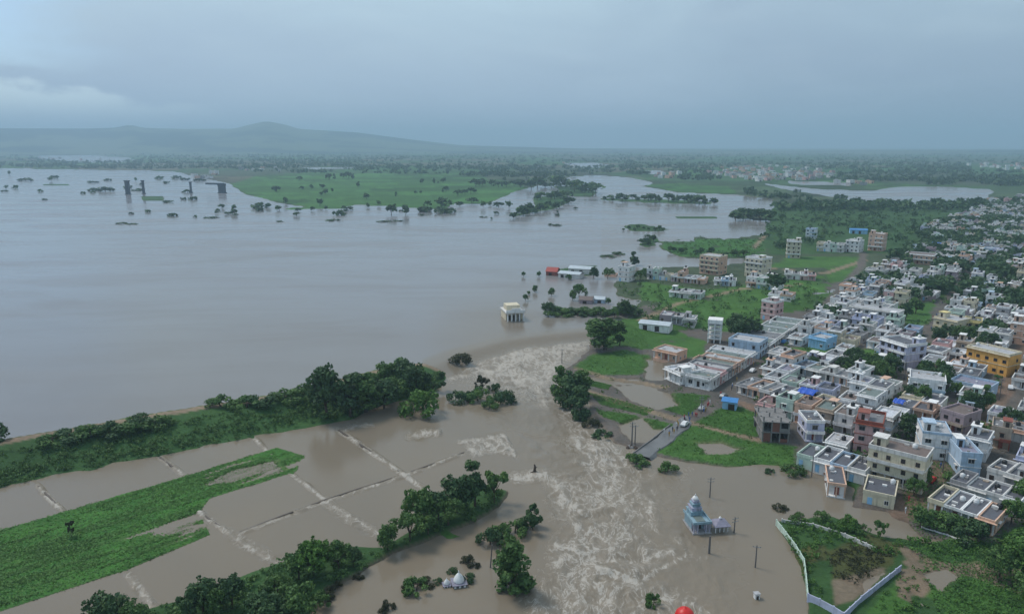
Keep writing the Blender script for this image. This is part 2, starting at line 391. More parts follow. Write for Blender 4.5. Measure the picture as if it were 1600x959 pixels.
# (polygon, level, colour, patch noise) painted where land already stands; the last one wins
COVER = [
 ([(360, 288), (385, 305), (440, 318), (500, 326), (690, 328), (760, 318), (828, 294), (790, 282), (700, 276), (600, 272), (480, 270), (400, 275)], 0, 'field', 0),
 ([(1003, 290), (1060, 301), (1158, 304), (1140, 293), (1060, 287)], 0, 'field', 0), ([(1034, 377), (1036, 390), (1062, 402), (1195, 403), (1200, 375), (1120, 374)], 0, 'field', .3),
 ([(1190, 318), (1600, 318), (1600, 330), (1500, 350), (1400, 395), (1200, 400), (1185, 370)], 0, 'scrub', 0),
 ([(1230, 402), (1345, 402), (1340, 418), (1200, 420)], 0, 'grass', 0), ([(1290, 420), (1350, 415), (1340, 440), (1290, 445)], 0, 'grass', 0),
 ([(1000, 440), (1100, 455), (1290, 430), (1300, 450), (1180, 500), (1100, 480), (1000, 470)], 0, 'grass', .3),
 ([(1040, 470), (1190, 475), (1190, 520), (1130, 520), (1010, 500)], -1, 'grass', .1), ([(930, 500), (1000, 520), (1020, 545), (1000, 545), (935, 530)], -1.4, 'grass', .1),
 ([(893, 573), (925, 553), (975, 546), (1015, 556), (1022, 574), (1000, 585), (930, 587)], -1.4, 'grass', 0), ([(900, 590), (960, 592), (950, 608), (920, 602)], -1.4, 'grass', .2),
 ([(918, 612), (960, 622), (1020, 640), (1010, 648), (940, 632)], -1.4, 'grass', .2), ([(1030, 612), (1110, 620), (1075, 650), (1040, 640)], -1.4, 'grass', .3),
 ([(930, 638), (1000, 650), (1070, 668), (1020, 680), (985, 665), (940, 650)], -1.4, 'grass', .4), ([(1082, 662), (1142, 632), (1186, 648), (1184, 684), (1140, 676)], -1.4, 'grass', 0),
 ([(1015, 704), (1078, 664), (1180, 688), (1245, 698), (1243, 726), (1140, 727), (1070, 717)], -1.4, 'grass', 0),
 ([(1140, 625), (1200, 640), (1240, 655), (1190, 655)], -1.4, 'soil', 0), ([(1232, 545), (1300, 540), (1300, 560), (1240, 568)], -1, 'grass', 0),
 ([(1395, 480), (1460, 470), (1455, 505), (1420, 520)], -1, 'grass', 0), ([(1340, 548), (1372, 548), (1372, 570), (1340, 570)], -1, 'grass', 0), ([(1545, 598), (1570, 600), (1560, 640), (1540, 630)], -1, 'grass', 0),
 ([(1290, 860), (1350, 830), (1410, 850), (1400, 880), (1345, 915), (1300, 905)], -1.6, 'olive', .1), ([(1560, 830), (1800, 760), (1800, 1200), (1480, 1200), (1350, 950), (1430, 890), (1520, 905), (1580, 880)], -1.6, 'grass', .55),
 ([(1300, 905), (1345, 890), (1395, 880), (1340, 935), (1300, 950)], -1.6, 'mud', 0), ([(1410, 850), (1470, 875), (1530, 880), (1600, 890), (1600, 930), (1520, 900), (1460, 900), (1440, 950), (1400, 930)], -1.6, 'mud', .2),
 ([(1225, 860), (1290, 850), (1300, 880), (1250, 905)], -1.6, 'olive', .3), ([(1320, 740), (1345, 752), (1330, 790), (1300, 780)], -1.5, 'scrub', 0),
 ([(1440, 345), (1500, 340), (1520, 360), (1480, 370)], 0, 'grass', 0), ([(985, 512), (1060, 520), (1105, 535), (1100, 560), (1060, 560), (1020, 545), (1000, 545)], -1.2, 'grass', .05), ([(1135, 535), (1185, 520), (1190, 545), (1150, 555)], -1.2, 'grass', .1),
]
FLOODED = [  # shallow pools standing on the low ground
 ([(955, 602), (1005, 598), (1050, 612), (1062, 632), (1030, 640), (985, 625)], -1.5), ([(962, 662), (1005, 650), (1020, 668), (1045, 672), (1020, 690), (985, 690)], -1.5),
 ([(1085, 690), (1130, 688), (1165, 700), (1145, 709), (1100, 707)], -1.5), ([(912, 600), (925, 640), (962, 690), (985, 700), (960, 710), (900, 620)], -1.6), ([(1010, 560), (1040, 560), (1045, 595), (1005, 592)], -1.5),
 ([(900, 588), (1000, 590), (1010, 600), (950, 600)], -1.5), ([(1440, 895), (1480, 888), (1500, 900), (1470, 920)], -1.8), ([(1345, 905), (1390, 888), (1350, 935)], -1.8), ([(880, 462), (960, 462), (985, 484), (870, 485)], 0),
]
POND = GP([(1192, 287), (1280, 296), (1365, 299), (1400, 293), (1465, 291), (1548, 296), (1546, 308), (1520, 318), (1412, 320), (1330, 314), (1262, 301), (1215, 294)])
FARWATER = [GP(p) for p in ([(55, 240), (150, 243), (205, 247), (180, 254), (120, 254), (60, 248)], [(880, 253), (950, 256), (940, 262), (890, 262)], [(165, 223.8 + 8), (190, 232), (190, 233.5), (165, 233.5)],
                            [(470, 262), (560, 262), (560, 264), (470, 264)], [(1000, 268), (1040, 268), (1020, 273)], [(1230, 283), (1330, 286), (1330, 290), (1240, 288)])]
LANDX = [(GP(p, zl), zl, h, e, c, nz) for p, zl, h, e, c, nz in LAND]
COVERX = [(GP(p, zl), c, nz) for p, zl, c, nz in COVER]
FLOODX = [GP(p, zl) for p, zl in FLOODED]
RICEPOOL = [GP(p, -1.95) for p in ([(200, 840), (260, 815), (325, 795), (335, 822), (270, 842), (225, 850)], [(330, 745), (400, 722), (440, 715), (430, 735), (370, 752)], [(440, 698), (490, 705), (480, 730), (452, 735), (470, 715)])]
TRACKS = [(GP([(918, 612), (980, 632), (1060, 655)], -1.4), 2.2, 'path'), (GP([(1075, 660), (1130, 675), (1185, 688)], -1.4), 1.6, 'path'), (GP([(900, 575), (950, 590), (1000, 596), (1040, 605)], -1.4), 1.5, 'path'),
          (GP([(1200, 420), (1290, 428), (1350, 408)], 0), 2.5, 'path'), (GP([(1000, 505), (1060, 478), (1160, 455), (1250, 448)], -1), 2.0, 'path'), (GP([(1178, 388), (1196, 368)], 0), 2.0, 'path'),
          (GP([(1412, 802), (1463, 739), (1494, 695), (1530, 663), (1565, 620), (1590, 570), (1612, 520)], -1.4), 3.2, 'soil'), (GP([(1105, 637), (1150, 602), (1200, 557), (1245, 518), (1300, 470), (1345, 420), (1349, 398)], -1), 3.0, 'town'),
          (GP([(1400, 620), (1428, 565), (1450, 520), (1480, 470), (1520, 420)], -1), 2.6, 'town')]
def water_level(X, Y):
    d, sg = pdist(DIV, X, Y)
    s = np.where(sg > 0, d, -d)                 # positive on the lake side
    return ZL * ss(1.0, -10.5, s)
FAX = (GP([(430, 698)], -1.9)[0] - GP([(0, 827)], -1.9)[0]); FAX = FAX / np.hypot(*FAX)
def streak(X, Y): return fbm((X * FAX[0] + Y * FAX[1]) / 16, (-X * FAX[1] + Y * FAX[0]) / 2.2, 3, 91)
def terrain(X, Y, colour=False):
    X = np.asarray(X, float); Y = np.asarray(Y, float)
    rg = np.hypot(X, Y) + 1
    dn, sg = pdist(DIV, X, Y); low = sg < 0
    z = np.where(low, -3.6, -3.0) + 0 * X
    col = np.tile(np.array(C['bed']), X.shape + (1,))
    nfine = fbm(X / 7, Y / 7, 4, 3) - .5; nbig = fbm(X / 30, Y / 30, 3, 9) - .5; nfar = fbm(X / 160, Y / 160, 4, 21) - .5
    def put(m, c):
        m = m[..., None]; return col * (1 - m) + np.array(C[c]) * m
    for P, zl, h, e, c, nz in LANDX:
        d = sdf(P, X, Y) + nfine * np.minimum(rg * .012, 9) * (.25 if c == 'paddy' else 1) + nfar * (c != 'paddy') * np.minimum(rg * .01, 30)
        ed = np.clip(rg * .004, .7, 12) * e
        zz = -3.0 + (h + 3.0 + nz * (nfine + nbig * .8) * .9) * ss(-2.2 * ed, ed, d)
        z = np.maximum(z, zz); col = put(ss(-.4 * ed, .6 * ed, d), c)
    # the town rises gently away from the water
    dt = sdf(LANDX[1][0], X, Y)
    z = z + np.clip(dt, 0, 160) * .012 * (Y > 150) * (X > 60)
    bk = np.where((X > G(935, 512)[0]) & (X < 2500), .75 - ss(2, 26, dn) * 2.2 - ss(26, 40, dn) * 6, -9) + nfine * .3
    mb_ = bk > z; col = np.where(mb_[..., None], np.array(C['grass']) * .8, col); z = np.maximum(z, bk)
    # patchwork of the far plain
    far = ss(1300, 2200, rg) * (z > -1)
    qx = np.floor(X / 310 + nfar * 1.6); qy = np.floor(Y / 420 + nfar * 1.6); hp = hash2(qx, qy, 5)
    fc = np.where((hp < .33)[..., None], np.array(C['field']) * .8, np.where((hp < .62)[..., None], np.array(C['dull']), np.where((hp < .85)[..., None], np.array(C['scrub']), np.array((.10, .10, .06)))))
    col = col * (1 - far[..., None]) + fc * far[..., None]
    for P, c, nz in COVERX:
        d = sdf(P, X, Y) + nfine * np.minimum(rg * .016, 9)
        m = ss(-.3, 1.2, d / np.clip(rg * .003, .6, 6)) * (1 if nz == 0 else ss(.02 + nz * .35 - .35, .12 + nz * .35 - .35, nfine + nbig * .6 + .08))
        col = put(m, c)
    # strips and small fields of the far bank, each its own crop
    ff = (rg > 1150) & (rg < 2400) & (X < 900); hs = hash2(np.floor(X / 95 + nfar * 2), np.floor(Y / 70 + nfar * 3 + X / 900), 17)
    col = np.where(ff[..., None], col * (.62 + .75 * hs)[..., None] * np.where(hs > .8, 1.0, .95)[..., None], col)
    pg = fbm(X / 18, Y / 9, 3, 41); inr = sdf(LANDX[5][0], X, Y) > 0
    col = np.where(inr[..., None], col * (.7 + .6 * pg)[..., None], col)
    for P in RICEPOOL:
        d = sdf(P, X, Y) + (streak(X, Y) - .5) * 17; m = ss(-2, 2, d)
        z = z * (1 - m) + np.minimum(z, -2.0 - .1) * m; col = put(m * .4, 'mud')
    for P in FLOODX:
        d = sdf(P, X, Y) + nfine * 5; m = ss(-1.2, 1.5, d)
        wl = np.where(low, ZL, 0.0) - .22
        z = z * (1 - m) + np.minimum(z, wl) * m; col = put(m * .8, 'mud')
    for P, w, c in TRACKS:
        d, _ = pdist(P, X, Y); m = ss(w * 1.25, w * .7, d + nfine * 1.2); col = put(m, c)
        z = z * (1 - m) + np.maximum(z, np.where(low, -1.55, .5)) * m
    for P in FARWATER + [POND]:
        d = sdf(P, X, Y) + nfine * 8 + nfar * np.where(rg > 2600, 170, 26); m = ss(-8, 10, d); z = z * (1 - m) + (-1.2) * m
    # bund with a path on its crest, steeper to the lake, long scrub slope below
    d, sgb = pdist(BUND, X, Y); s = np.where(sgb > 0, d, -d)
    endm = 1.0
    prof = np.where(s > 0, 2.3 - ss(2, 9, s) * 5.5, 2.3 - ss(2, 30 + nbig * 10, -s) * 4.9) + nfine * .7
    gate = ss(6, -10, X - G(690, 590)[0]) * (d < 60)
    zb = np.where(gate > .01, prof * gate - 3.2 * (1 - gate), -9)
    m = zb > z
    col = np.where(m[..., None], np.where((s < -1.2)[..., None], np.array(C['scrub']) * 1.1, np.array(C['grass']) * .7), col)
    pth = ss(2.7, 1.7, d + nfine) * m
    z = np.where(m, zb, z); col = put(pth, 'path')
    if not colour: return z
    col = col * (1 + .5 * nfine[..., None]) * (1 + .35 * nbig[..., None])
    return z, np.clip(col, .005, .8)
TG = {}
def terr1(x, y):
    """height of the built terrain sheet under one point"""
    if TG:
        a, b = to_px(x, y, -1.0); i = np.searchsorted(TG['x'], a) - 1; j = np.searchsorted(TG['y'], b) - 1
        if 0 <= i < len(TG['x']) - 1 and 0 <= j < len(TG['y']) - 1:
            u = (a - TG['x'][i]) / (TG['x'][i + 1] - TG['x'][i]); v = (b - TG['y'][j]) / (TG['y'][j + 1] - TG['y'][j]); Z = TG['z']
            return float((Z[j, i] * (1 - u) + Z[j, i + 1] * u) * (1 - v) + (Z[j + 1, i] * (1 - u) + Z[j + 1, i + 1] * u) * v)
    return float(terrain(np.array([x]), np.array([y]))[0])
def wlev1(x, y): return float(water_level(np.array([x]), np.array([y]))[0])
def ground_at(x, y): return max(terr1(x, y), wlev1(x, y) - .35)

def grid(pxs, pys, z=0.0):
    px, py = np.meshgrid(pxs, pys)
    dy = -(py - CY) / F; t = (z - H) / (-SP + dy * CP)
    X = (px - CX) / F * t; Y = (CP + dy * SP) * t
    nr, nc = px.shape; i = np.arange(nr * nc).reshape(nr, nc)
    Fq = np.stack([i[:-1, :-1], i[1:, :-1], i[1:, 1:], i[:-1, 1:]], -1).reshape(-1, 4)   # rows run near to far reversed below
    return px, py, X, Y, Fq
# terrain sheet, finer towards the viewer
ys = np.concatenate([np.arange(231.6, 260, .8), np.arange(260, 330, 1.6), np.arange(330, 520, 2.5), np.arange(520, 1010, 2.6), np.arange(1010, 1500, 12)])
xs = np.concatenate([np.arange(-1200, -60, 30), np.arange(-60, 1680, 3.4), np.arange(1680, 2600, 25)])
px, py, X, Y, Fq = grid(xs, ys, -1.0)
Zt, Ct = terrain(X, Y, True); TG.update(x=xs, y=ys, z=Zt)
ca = np.concatenate([Ct, np.ones(Ct.shape[:2] + (1,))], -1)
me = mesh_np('terrain', np.stack([X, Y, Zt], -1).reshape(-1, 3), Fq, M['ground'], {'Col': ('FLOAT_COLOR', ca.reshape(-1, 4))}, True)
tag(link('terrain', me), kind='structure')
# wide base ground out to the horizon
mb = MB(); mb.lathe([(19500, -7.2), (19500, -6.0)], 96)
o = mb.build('ground', plain('base_soil', (.06, .085, .045), .95, .1, 0, .4, .002)); tag(o, kind='structure')

# ------------------------------------------------------------------ water: lake, breach and flood in one sheet
ys = np.concatenate([np.arange(232.5, 300, 3.0), np.arange(300, 480, 6), np.arange(480, 512, 3), np.arange(512, 1010, 1.9), np.arange(1010, 1400, 20)])
xs = np.concatenate([np.arange(-1200, -40, 40), np.arange(-40, 640, 2.6), np.arange(640, 1290, 1.9), np.arange(1290, 1640, 8), np.arange(1640, 2600, 60)])
px, py, X, Y, Fq = grid(xs, ys, -1.0)
# photo pixel of a vertex on its own water level (for painting where the white water runs)
Zw = water_level(X, Y)
qx, qy = to_px(X, Y, Zw)
def stroke(pts, w, a, fall=1.0):
    d, _ = pdist(np.array(pts, float), qx, qy); return a * np.clip(1 - d / w, 0, 1) ** fall
def area(pts, soft, a):
    nn = (fbm(qx / 22, qy / 12, 3, 44) - .5) * soft * 1.6
    return a * ss(-soft, soft, sdf(np.array(pts, float), qx, qy) + nn)
foam = np.zeros(qx.shape)
def mx(a):
    global foam
    foam = np.maximum(foam, a)
mx(area([(676, 588), (720, 566), (790, 545), (860, 534), (918, 528), (916, 545), (880, 565), (868, 600), (840, 612), (780, 596), (735, 586), (700, 592)], 12, .9))
mx(stroke([(672, 590), (720, 568), (790, 547), (860, 536), (915, 531)], 13, 1.0, .5))
mx(area([(690, 590), (740, 585), (850, 600), (870, 640), (820, 640), (760, 620)], 14, .42))
mx(area([(845, 600), (880, 610), (912, 650), (965, 690), (1000, 740), (930, 770), (900, 720), (880, 670)], 12, .62))
mx(area([(850, 745), (905, 735), (985, 705), (1010, 740), (1035, 850), (1010, 905), (1090, 935), (1110, 980), (1100, 1100), (780, 1100), (815, 950), (850, 890), (882, 830)], 22, .58))
mx(area([(905, 760), (985, 755), (1000, 850), (960, 940), (870, 960), (860, 890), (900, 840)], 22, .68))
mx(stroke([(806, 746), (850, 742), (868, 752), (880, 775), (905, 800)], 12, .98, .6)); mx(stroke([(905, 682), (903, 702), (920, 712), (926, 735)], 9, .95, .6)); mx(stroke([(925, 680), (932, 715), (970, 728), (955, 762), (925, 775)], 8, .92, .6))
mx(stroke([(900, 825), (930, 833), (945, 848), (920, 858)], 12, .95, .6)); mx(stroke([(870, 852), (905, 860), (945, 875), (985, 875), (1050, 862)], 9, .93, .6)); mx(stroke([(925, 885), (960, 900), (1000, 912)], 12, 1.0, .6))
mx(stroke([(1000, 905), (1040, 885), (1070, 868)], 6, .8, .6)); mx(stroke([(985, 950), (1040, 935), (1085, 945), (1105, 958)], 9, .95, .6)); mx(stroke([(1015, 800), (1022, 775), (1018, 765)], 9, .75, .6))
mx(stroke([(850, 950), (900, 940), (960, 935)], 14, .85, .6)); mx(stroke([(880, 690), (892, 700)], 10, .6)); mx(stroke([(760, 560), (800, 580), (835, 590), (850, 630)], 14, .8, .7))
mx(stroke([(640, 682), (665, 676), (684, 676)], 8, .9, .6)); mx(area([(718, 688), (786, 679), (806, 712), (770, 706), (740, 715)], 5, .72)); mx(stroke([(718, 690), (786, 680), (806, 712)], 5, 1.0, .6))
mx(stroke([(0, 0), (1, 0)], 1, 0)); mx(area([(1050, 735), (1080, 733), (1075, 745), (1050, 748)], 8, .35)); mx(stroke([(1060, 845), (1075, 870), (1100, 870)], 9, .5, .7))
FB = [([(529, 672), (580, 706), (630, 741), (690, 782)], 5.0, .95), ([(725, 708), (630, 744), (510, 782), (372, 835)], 3.2, .72), ([(395, 682), (440, 728), (513, 785), (596, 836)], 4.5, .85), ([(250, 715), (287, 742)], 5, .95),
      ([(60, 760), (78, 780), (101, 801)], 6, 1.0), ([(312, 800), (360, 835), (400, 862), (442, 882)], 5.5, .9), ([(203, 900), (225, 930), (252, 960)], 9, .9), ([(530, 674), (560, 664), (582, 664)], 4, .7), ([(510, 785), (540, 808), (590, 833)], 10, .62), ([(360, 836), (440, 880)], 12, .66)]
for p_, w_, a_ in FB: mx(stroke(p_, w_, a_, .55))
silt = np.where(water_level(X, Y) < -1.0, 1.0, 0.0)
silt = np.maximum(silt, .85 * ss(120, 0, np.hypot((qx - 800) / 1.6, (qy - 530)) - 10)); silt = np.maximum(silt, .25 * ss(420, 560, qy)); silt = np.where((qx > 940) & (qy < 480), np.maximum(silt, .35), silt)
chop = np.clip(foam * 1.1, 0, 1); chop = np.maximum(chop, .5 * area([(700, 560), (920, 515), (960, 690), (1120, 780), (1150, 960), (1120, 1100), (780, 1100), (860, 860), (840, 740), (760, 640)], 30, 1.0))
# coordinates along the current, so that streaks follow it
CUR = np.array([(760, 505), (815, 560), (880, 640), (925, 720), (950, 800), (960, 900), (970, 1100)], float); CURg = np.array([G(a, b, -1) for a, b in CUR])
best = np.full(X.shape, 1e18); fs = np.zeros(X.shape); fr = np.zeros(X.shape); acc = 0
for i in range(len(CURg) - 1):
    a, b = CURg[i], CURg[i + 1]; e = b - a; L = np.hypot(*e)
    t = np.clip(((X - a[0]) * e[0] + (Y - a[1]) * e[1]) / L ** 2, 0, 1)
    q = np.hypot(X - a[0] - t * e[0], Y - a[1] - t * e[1]); m = q < best
    cr = (e[0] * (Y - a[1]) - e[1] * (X - a[0])) / L
    best = np.where(m, q, best); fs = np.where(m, acc + t * L, fs); fr = np.where(m, np.sign(cr) * q, fr); acc += L
flow = np.stack([fs * .56, fr * 1.0, 0 * X], -1)
ch = chop * ((fbm(fs / 7, fr / 4, 3, 61) - .5) * 1.7 + (fbm(X / 1.7, Y / 1.7, 2, 62) - .5) * .35)
core = area([(700, 590), (860, 540), (885, 600), (960, 690), (1010, 760), (1020, 860), (1060, 960), (1060, 1100), (820, 1100), (870, 900), (890, 800), (880, 700), (840, 620)], 25, 1.0)
ch = ch + core * .42 * np.sin(fs / 1.15 + 5 * fbm(X / 14, Y / 14, 2, 5) + fr * .12) * ss(.42, .7, fbm(fs / 12, fr / 9, 2, 66))
ch = ch + .35 * stroke([(806, 746), (850, 742), (868, 752), (880, 775)], 14, 1) + .3 * stroke([(925, 885), (960, 900), (1000, 912)], 14, 1)
lipd, lips = pdist(DIV, X, Y); lipm = np.where(lips < 0, ss(12.5, 9.5, lipd), 1.0); chop = chop * (1 - .9 * lipm * (qx < 925)); ch = ch * (1 - lipm * (qx < 925))
foam = foam * (1 - .97 * lipm * (qx < 925) * (qx > 640))
silt = np.maximum(silt, np.where((lipd < 14) & (qx > 660) & (qx < 930), ss(14, 4, lipd), 0))
me = mesh_np('flood_water', np.stack([X, Y, Zw + ch], -1).reshape(-1, 3), Fq, M['water'],
             {'foam': ('FLOAT', foam.ravel()), 'silt': ('FLOAT', silt.ravel()), 'chop': ('FLOAT', chop.ravel()), 'flow': ('FLOAT_VECTOR', None)} if False else
             {'foam': ('FLOAT', foam.ravel()), 'silt': ('FLOAT', silt.ravel()), 'chop': ('FLOAT', chop.ravel())}, True)
a = me.attributes.new('flow', 'FLOAT_VECTOR', 'POINT'); a.data.foreach_set('vector', flow.astype(np.float32).ravel())
tag(link('water', me), kind='structure')

# low mud bunds between the drowned fields
def ribbon(pts, w, zt, zb_, name, mat, zfun=None, bevel=.3):
    mb = MB(); P = []
    for (x0, y0), (x1, y1) in zip(pts[:-1], pts[1:]):
        n_ = max(2, int(math.hypot(x1 - x0, y1 - y0) / 4))
        P += [(x0 + (x1 - x0) * i / n_, y0 + (y1 - y0) * i / n_) for i in range(n_)]
    P.append(tuple(pts[-1])); L = []
    for i, p in enumerate(P):
        q0 = P[max(i - 1, 0)]; q1 = P[min(i + 1, len(P) - 1)]; dx, dy = q1[0] - q0[0], q1[1] - q0[1]; l = math.hypot(dx, dy) + 1e-9
        nx, ny = -dy / l, dx / l; j = random.uniform(-.15, .15) * w; zz = zt + random.uniform(-.06, .06)
        if zfun: zz = zfun(p[0], p[1]) + zt
        L.append([(p[0] + nx * (w / 2 + bevel), p[1] + ny * (w / 2 + bevel), zb_), (p[0] + nx * w / 2 + j, p[1] + ny * w / 2, zz), (p[0] - nx * w / 2 + j, p[1] - ny * w / 2, zz), (p[0] - nx * (w / 2 + bevel), p[1] - ny * (w / 2 + bevel), zb_)])
    for a_, b_ in zip(L[:-1], L[1:]):
        for i in range(3): mb.quad(a_[i], a_[i + 1], b_[i + 1], b_[i])
    return mb.build(name, mat)
for pts in ([(725, 706), (630, 741), (510, 779), (372, 831)], [(529, 671), (580, 705), (630, 740)], [(60, 759), (101, 800)], [(250, 714), (287, 741)], [(312, 799), (360, 833)]):
    tag(ribbon([tuple(p) for p in GP(pts, ZL)], .45, ZL + .06, ZL - .6, 'field_bund', M['mud']), kind='structure')
# wet road with kerbs running down into the flood, and its parapet
road = [tuple(p) for p in GP([(1003, 712), (1030, 692), (1060, 667), (1090, 645), (1112, 630)], -1.2)]
tag(ribbon(road, 5.0, -1.12, -2.6, 'road', M['road'], None, 1.2), kind='structure')
def offset(pts, d):
    out = []
    for i, p in enumerate(pts):
        q0 = pts[max(i - 1, 0)]; q1 = pts[min(i + 1, len(pts) - 1)]; dx, dy = q1[0] - q0[0], q1[1] - q0[1]; l = math.hypot(dx, dy)
        out.append((p[0] - dy / l * d, p[1] + dx / l * d))
    return out
kb = ribbon(offset(road[:3], 2.9), .25, -.75, -2.6, 'parapet_wall', M['concrete'], None, .02)
tag(kb, 'low grey parapet along the flooded road', 'wall')
#PART2
# ------------------------------------------------------------------ hills on the horizon
def hill_mesh():
    az_ = np.linspace(-1.0, .75, 260); rs = np.linspace(6800, 12500, 44)
    A, R = np.meshgrid(az_, rs); X = R * np.sin(A); Y = R * np.cos(A)
    pxl = CX + F * np.tan(A) / CP * .985
    crest = np.interp(pxl, [-600, -100, 0, 150, 195, 215, 235, 300, 375, 397, 425, 452, 474, 560, 640, 720, 900, 1200, 1600, 2200], [203, 202, 202, 202.5, 201, 196.5, 201.5, 203, 202.5, 197, 191.5, 196.5, 203, 208, 218, 227, 232, 234, 234, 234])
    ht = (H + (HY - crest) / F * 10800 * np.cos(A))
    sh = ss(6800, 10800, R) ** 1.5 * ss(12500, 11200, R)
    Z = -4 + (ht + 4) * sh + (fbm(X / 900, Y / 900, 4, 15) - .5) * 60 * sh * ss(10800, 9000, R)
    nr, nc = A.shape; i = np.arange(nr * nc).reshape(nr, nc)
    Fq = np.stack([i[:-1, :-1], i[:-1, 1:], i[1:, 1:], i[1:, :-1]], -1).reshape(-1, 4)
    hp = fbm(X / 900, Y / 420, 4, 31)[..., None]; c = np.where(hp > .5, np.array((.012, .035, .018)), np.array((.10, .13, .06)))
    ca = np.concatenate([c, np.ones(c.shape[:2] + (1,))], -1)
    me = mesh_np('hills', np.stack([X, Y, Z], -1).reshape(-1, 3), Fq, M['ground'], {'Col': ('FLOAT_COLOR', ca.reshape(-1, 4))}, True)
    return tag(link('hills', me), kind='structure')
hill_mesh()

# ------------------------------------------------------------------ foliage
def leafcloud(clumps, n, size, seed, tone_by_clump=True, squash=1.0):
    r = np.random.default_rng(seed); cl = np.array(clumps, float)          # x y z radius
    w = cl[:, 3] ** 2; idx = r.choice(len(cl), n, p=w / w.sum()); c = cl[idx]
    d = r.normal(size=(n, 3)); d[:, 2] = d[:, 2] * .9 + .25; d /= np.linalg.norm(d, axis=1)[:, None]
    pos = c[:, :3] + d * (c[:, 3] * r.uniform(.62, 1.06, n))[:, None] * np.array([1, 1, squash])
    nr = d + r.normal(size=(n, 3)) * .55; nr /= np.linalg.norm(nr, axis=1)[:, None]
    a = np.cross(nr, r.normal(size=(n, 3))); a /= np.linalg.norm(a, axis=1)[:, None]; b = np.cross(nr, a)
    s = (size * r.uniform(.55, 1.35, n))[:, None]; a = a * s; b = b * s * .7
    V = np.stack([pos - a, pos - b * .9 + a * .1, pos + a, pos + b + nr * s * .15], 1).reshape(-1, 3)
    ct = r.uniform(0, 1, len(cl)); tone = np.clip(ct[idx] * .7 + r.uniform(-.25, .45, n) + .12 * d[:, 2], 0, 1)
    return V, np.arange(n * 4).reshape(-1, 4), np.repeat(tone, 4)
def crown_clumps(kind, seed):
    r = random.Random(seed); out = []
    if kind == 'round':
        for i in range(26):
            a = r.uniform(0, 6.28); e = r.uniform(-.45, 1.3); q = r.uniform(.45, .95)
            out.append((3.1 * q * math.cos(a) * math.cos(e), 3.1 * q * math.sin(a) * math.cos(e), 5.3 + 3.0 * q * math.sin(e), r.uniform(.8, 1.5)))
        for i in range(7):
            a = r.uniform(0, 6.28); e = r.uniform(-.2, 1.3); out.append((3.6 * math.cos(a) * math.cos(e), 3.6 * math.sin(a) * math.cos(e), 5.3 + 3.7 * math.sin(e), r.uniform(.35, .7)))
        return out, 2.5, .30
    if kind == 'tall':
        for i in range(24):
            z = r.uniform(2.2, 9.6); w = 2.5 * math.sin(math.pi * min(1, (z - .4) / 9.9)) ** .8; a = r.uniform(0, 6.28); q = r.uniform(.25, 1)
            out.append((w * q * math.cos(a), w * q * math.sin(a), z, r.uniform(.7, 1.25)))
        return out, 2.2, .26
    if kind == 'loose':
        for i in range(15):
            a = r.uniform(0, 6.28); q = r.uniform(.4, 1)
            out.append((3.3 * q * math.cos(a), 3.3 * q * math.sin(a), 4.2 + r.uniform(-.8, 4.2) * (1.15 - q * .5), r.uniform(.55, 1.05)))
        return out, 2.6, .22
    if kind == 'spread':
        for i in range(30):
            a = r.uniform(0, 6.28); q = math.sqrt(r.uniform(.02, 1))
            out.append((4.8 * q * math.cos(a), 4.8 * q * math.sin(a), 5.2 + 2.6 * (1 - q * q) + r.uniform(-1.4, .5), r.uniform(.8, 1.4)))
        return out, 2.6, .32
    for i in range(13):                                                   # bush
        a = r.uniform(0, 6.28); q = math.sqrt(r.uniform(0, 1))
        out.append((2.6 * q * math.cos(a), 2.6 * q * math.sin(a), .9 + 1.6 * (1 - q) + r.uniform(-.3, .7), r.uniform(.6, 1.1)))
    return out, .9, .16
HGT = dict(round=9.6, tall=10.4, loose=8.8, spread=8.6, bush=3.6)
PROTO = {}
def proto(kind, var, lod, leaf):
    key = (kind, var, lod, leaf)
    if key in PROTO: return PROTO[key]
    cl, th, tr = crown_clumps(kind, hash((kind, var)) % 1000 if False else sum(map(ord, kind)) * 7 + var * 13)
    n = {0: 2400, 1: 620, 2: 130}[lod]; sz = {0: .34, 1: .62, 2: 1.25}[lod]
    if kind == 'bush': n = int(n * .5); sz *= .72
    if kind == 'loose': n = int(n * .6)
    V, Fq, tone = leafcloud(cl, n, sz, var * 31 + len(kind))
    crown = mesh_np('crown', V, Fq, M[leaf], {'tone': ('FLOAT', tone)})
    mb = MB(); r = random.Random(var); seg = 7 if lod == 0 else 5
    lean = (r.uniform(-.3, .3), r.uniform(-.3, .3)); top = (lean[0], lean[1], th + .8)
    mb.tube([(0, 0, -1.5), (0, 0, 0), (lean[0] * .5, lean[1] * .5, th * .6), top], [tr * 1.3, tr * 1.15, tr * .85, tr * .7], seg)
    for c in (cl[::5] if lod < 2 else cl[::12]):
        mid = ((c[0] + top[0]) / 2 + r.uniform(-.2, .2), (c[1] + top[1]) / 2, (c[2] + top[2]) / 2 - .2)
        mb.tube([top, mid, c[:3]], [tr * .55, tr * .38, tr * .15], 5)
    trunk = mb.mesh('trunk', M['bark'], True)
    PROTO[key] = (crown, trunk); return PROTO[key]
NTREE = 0
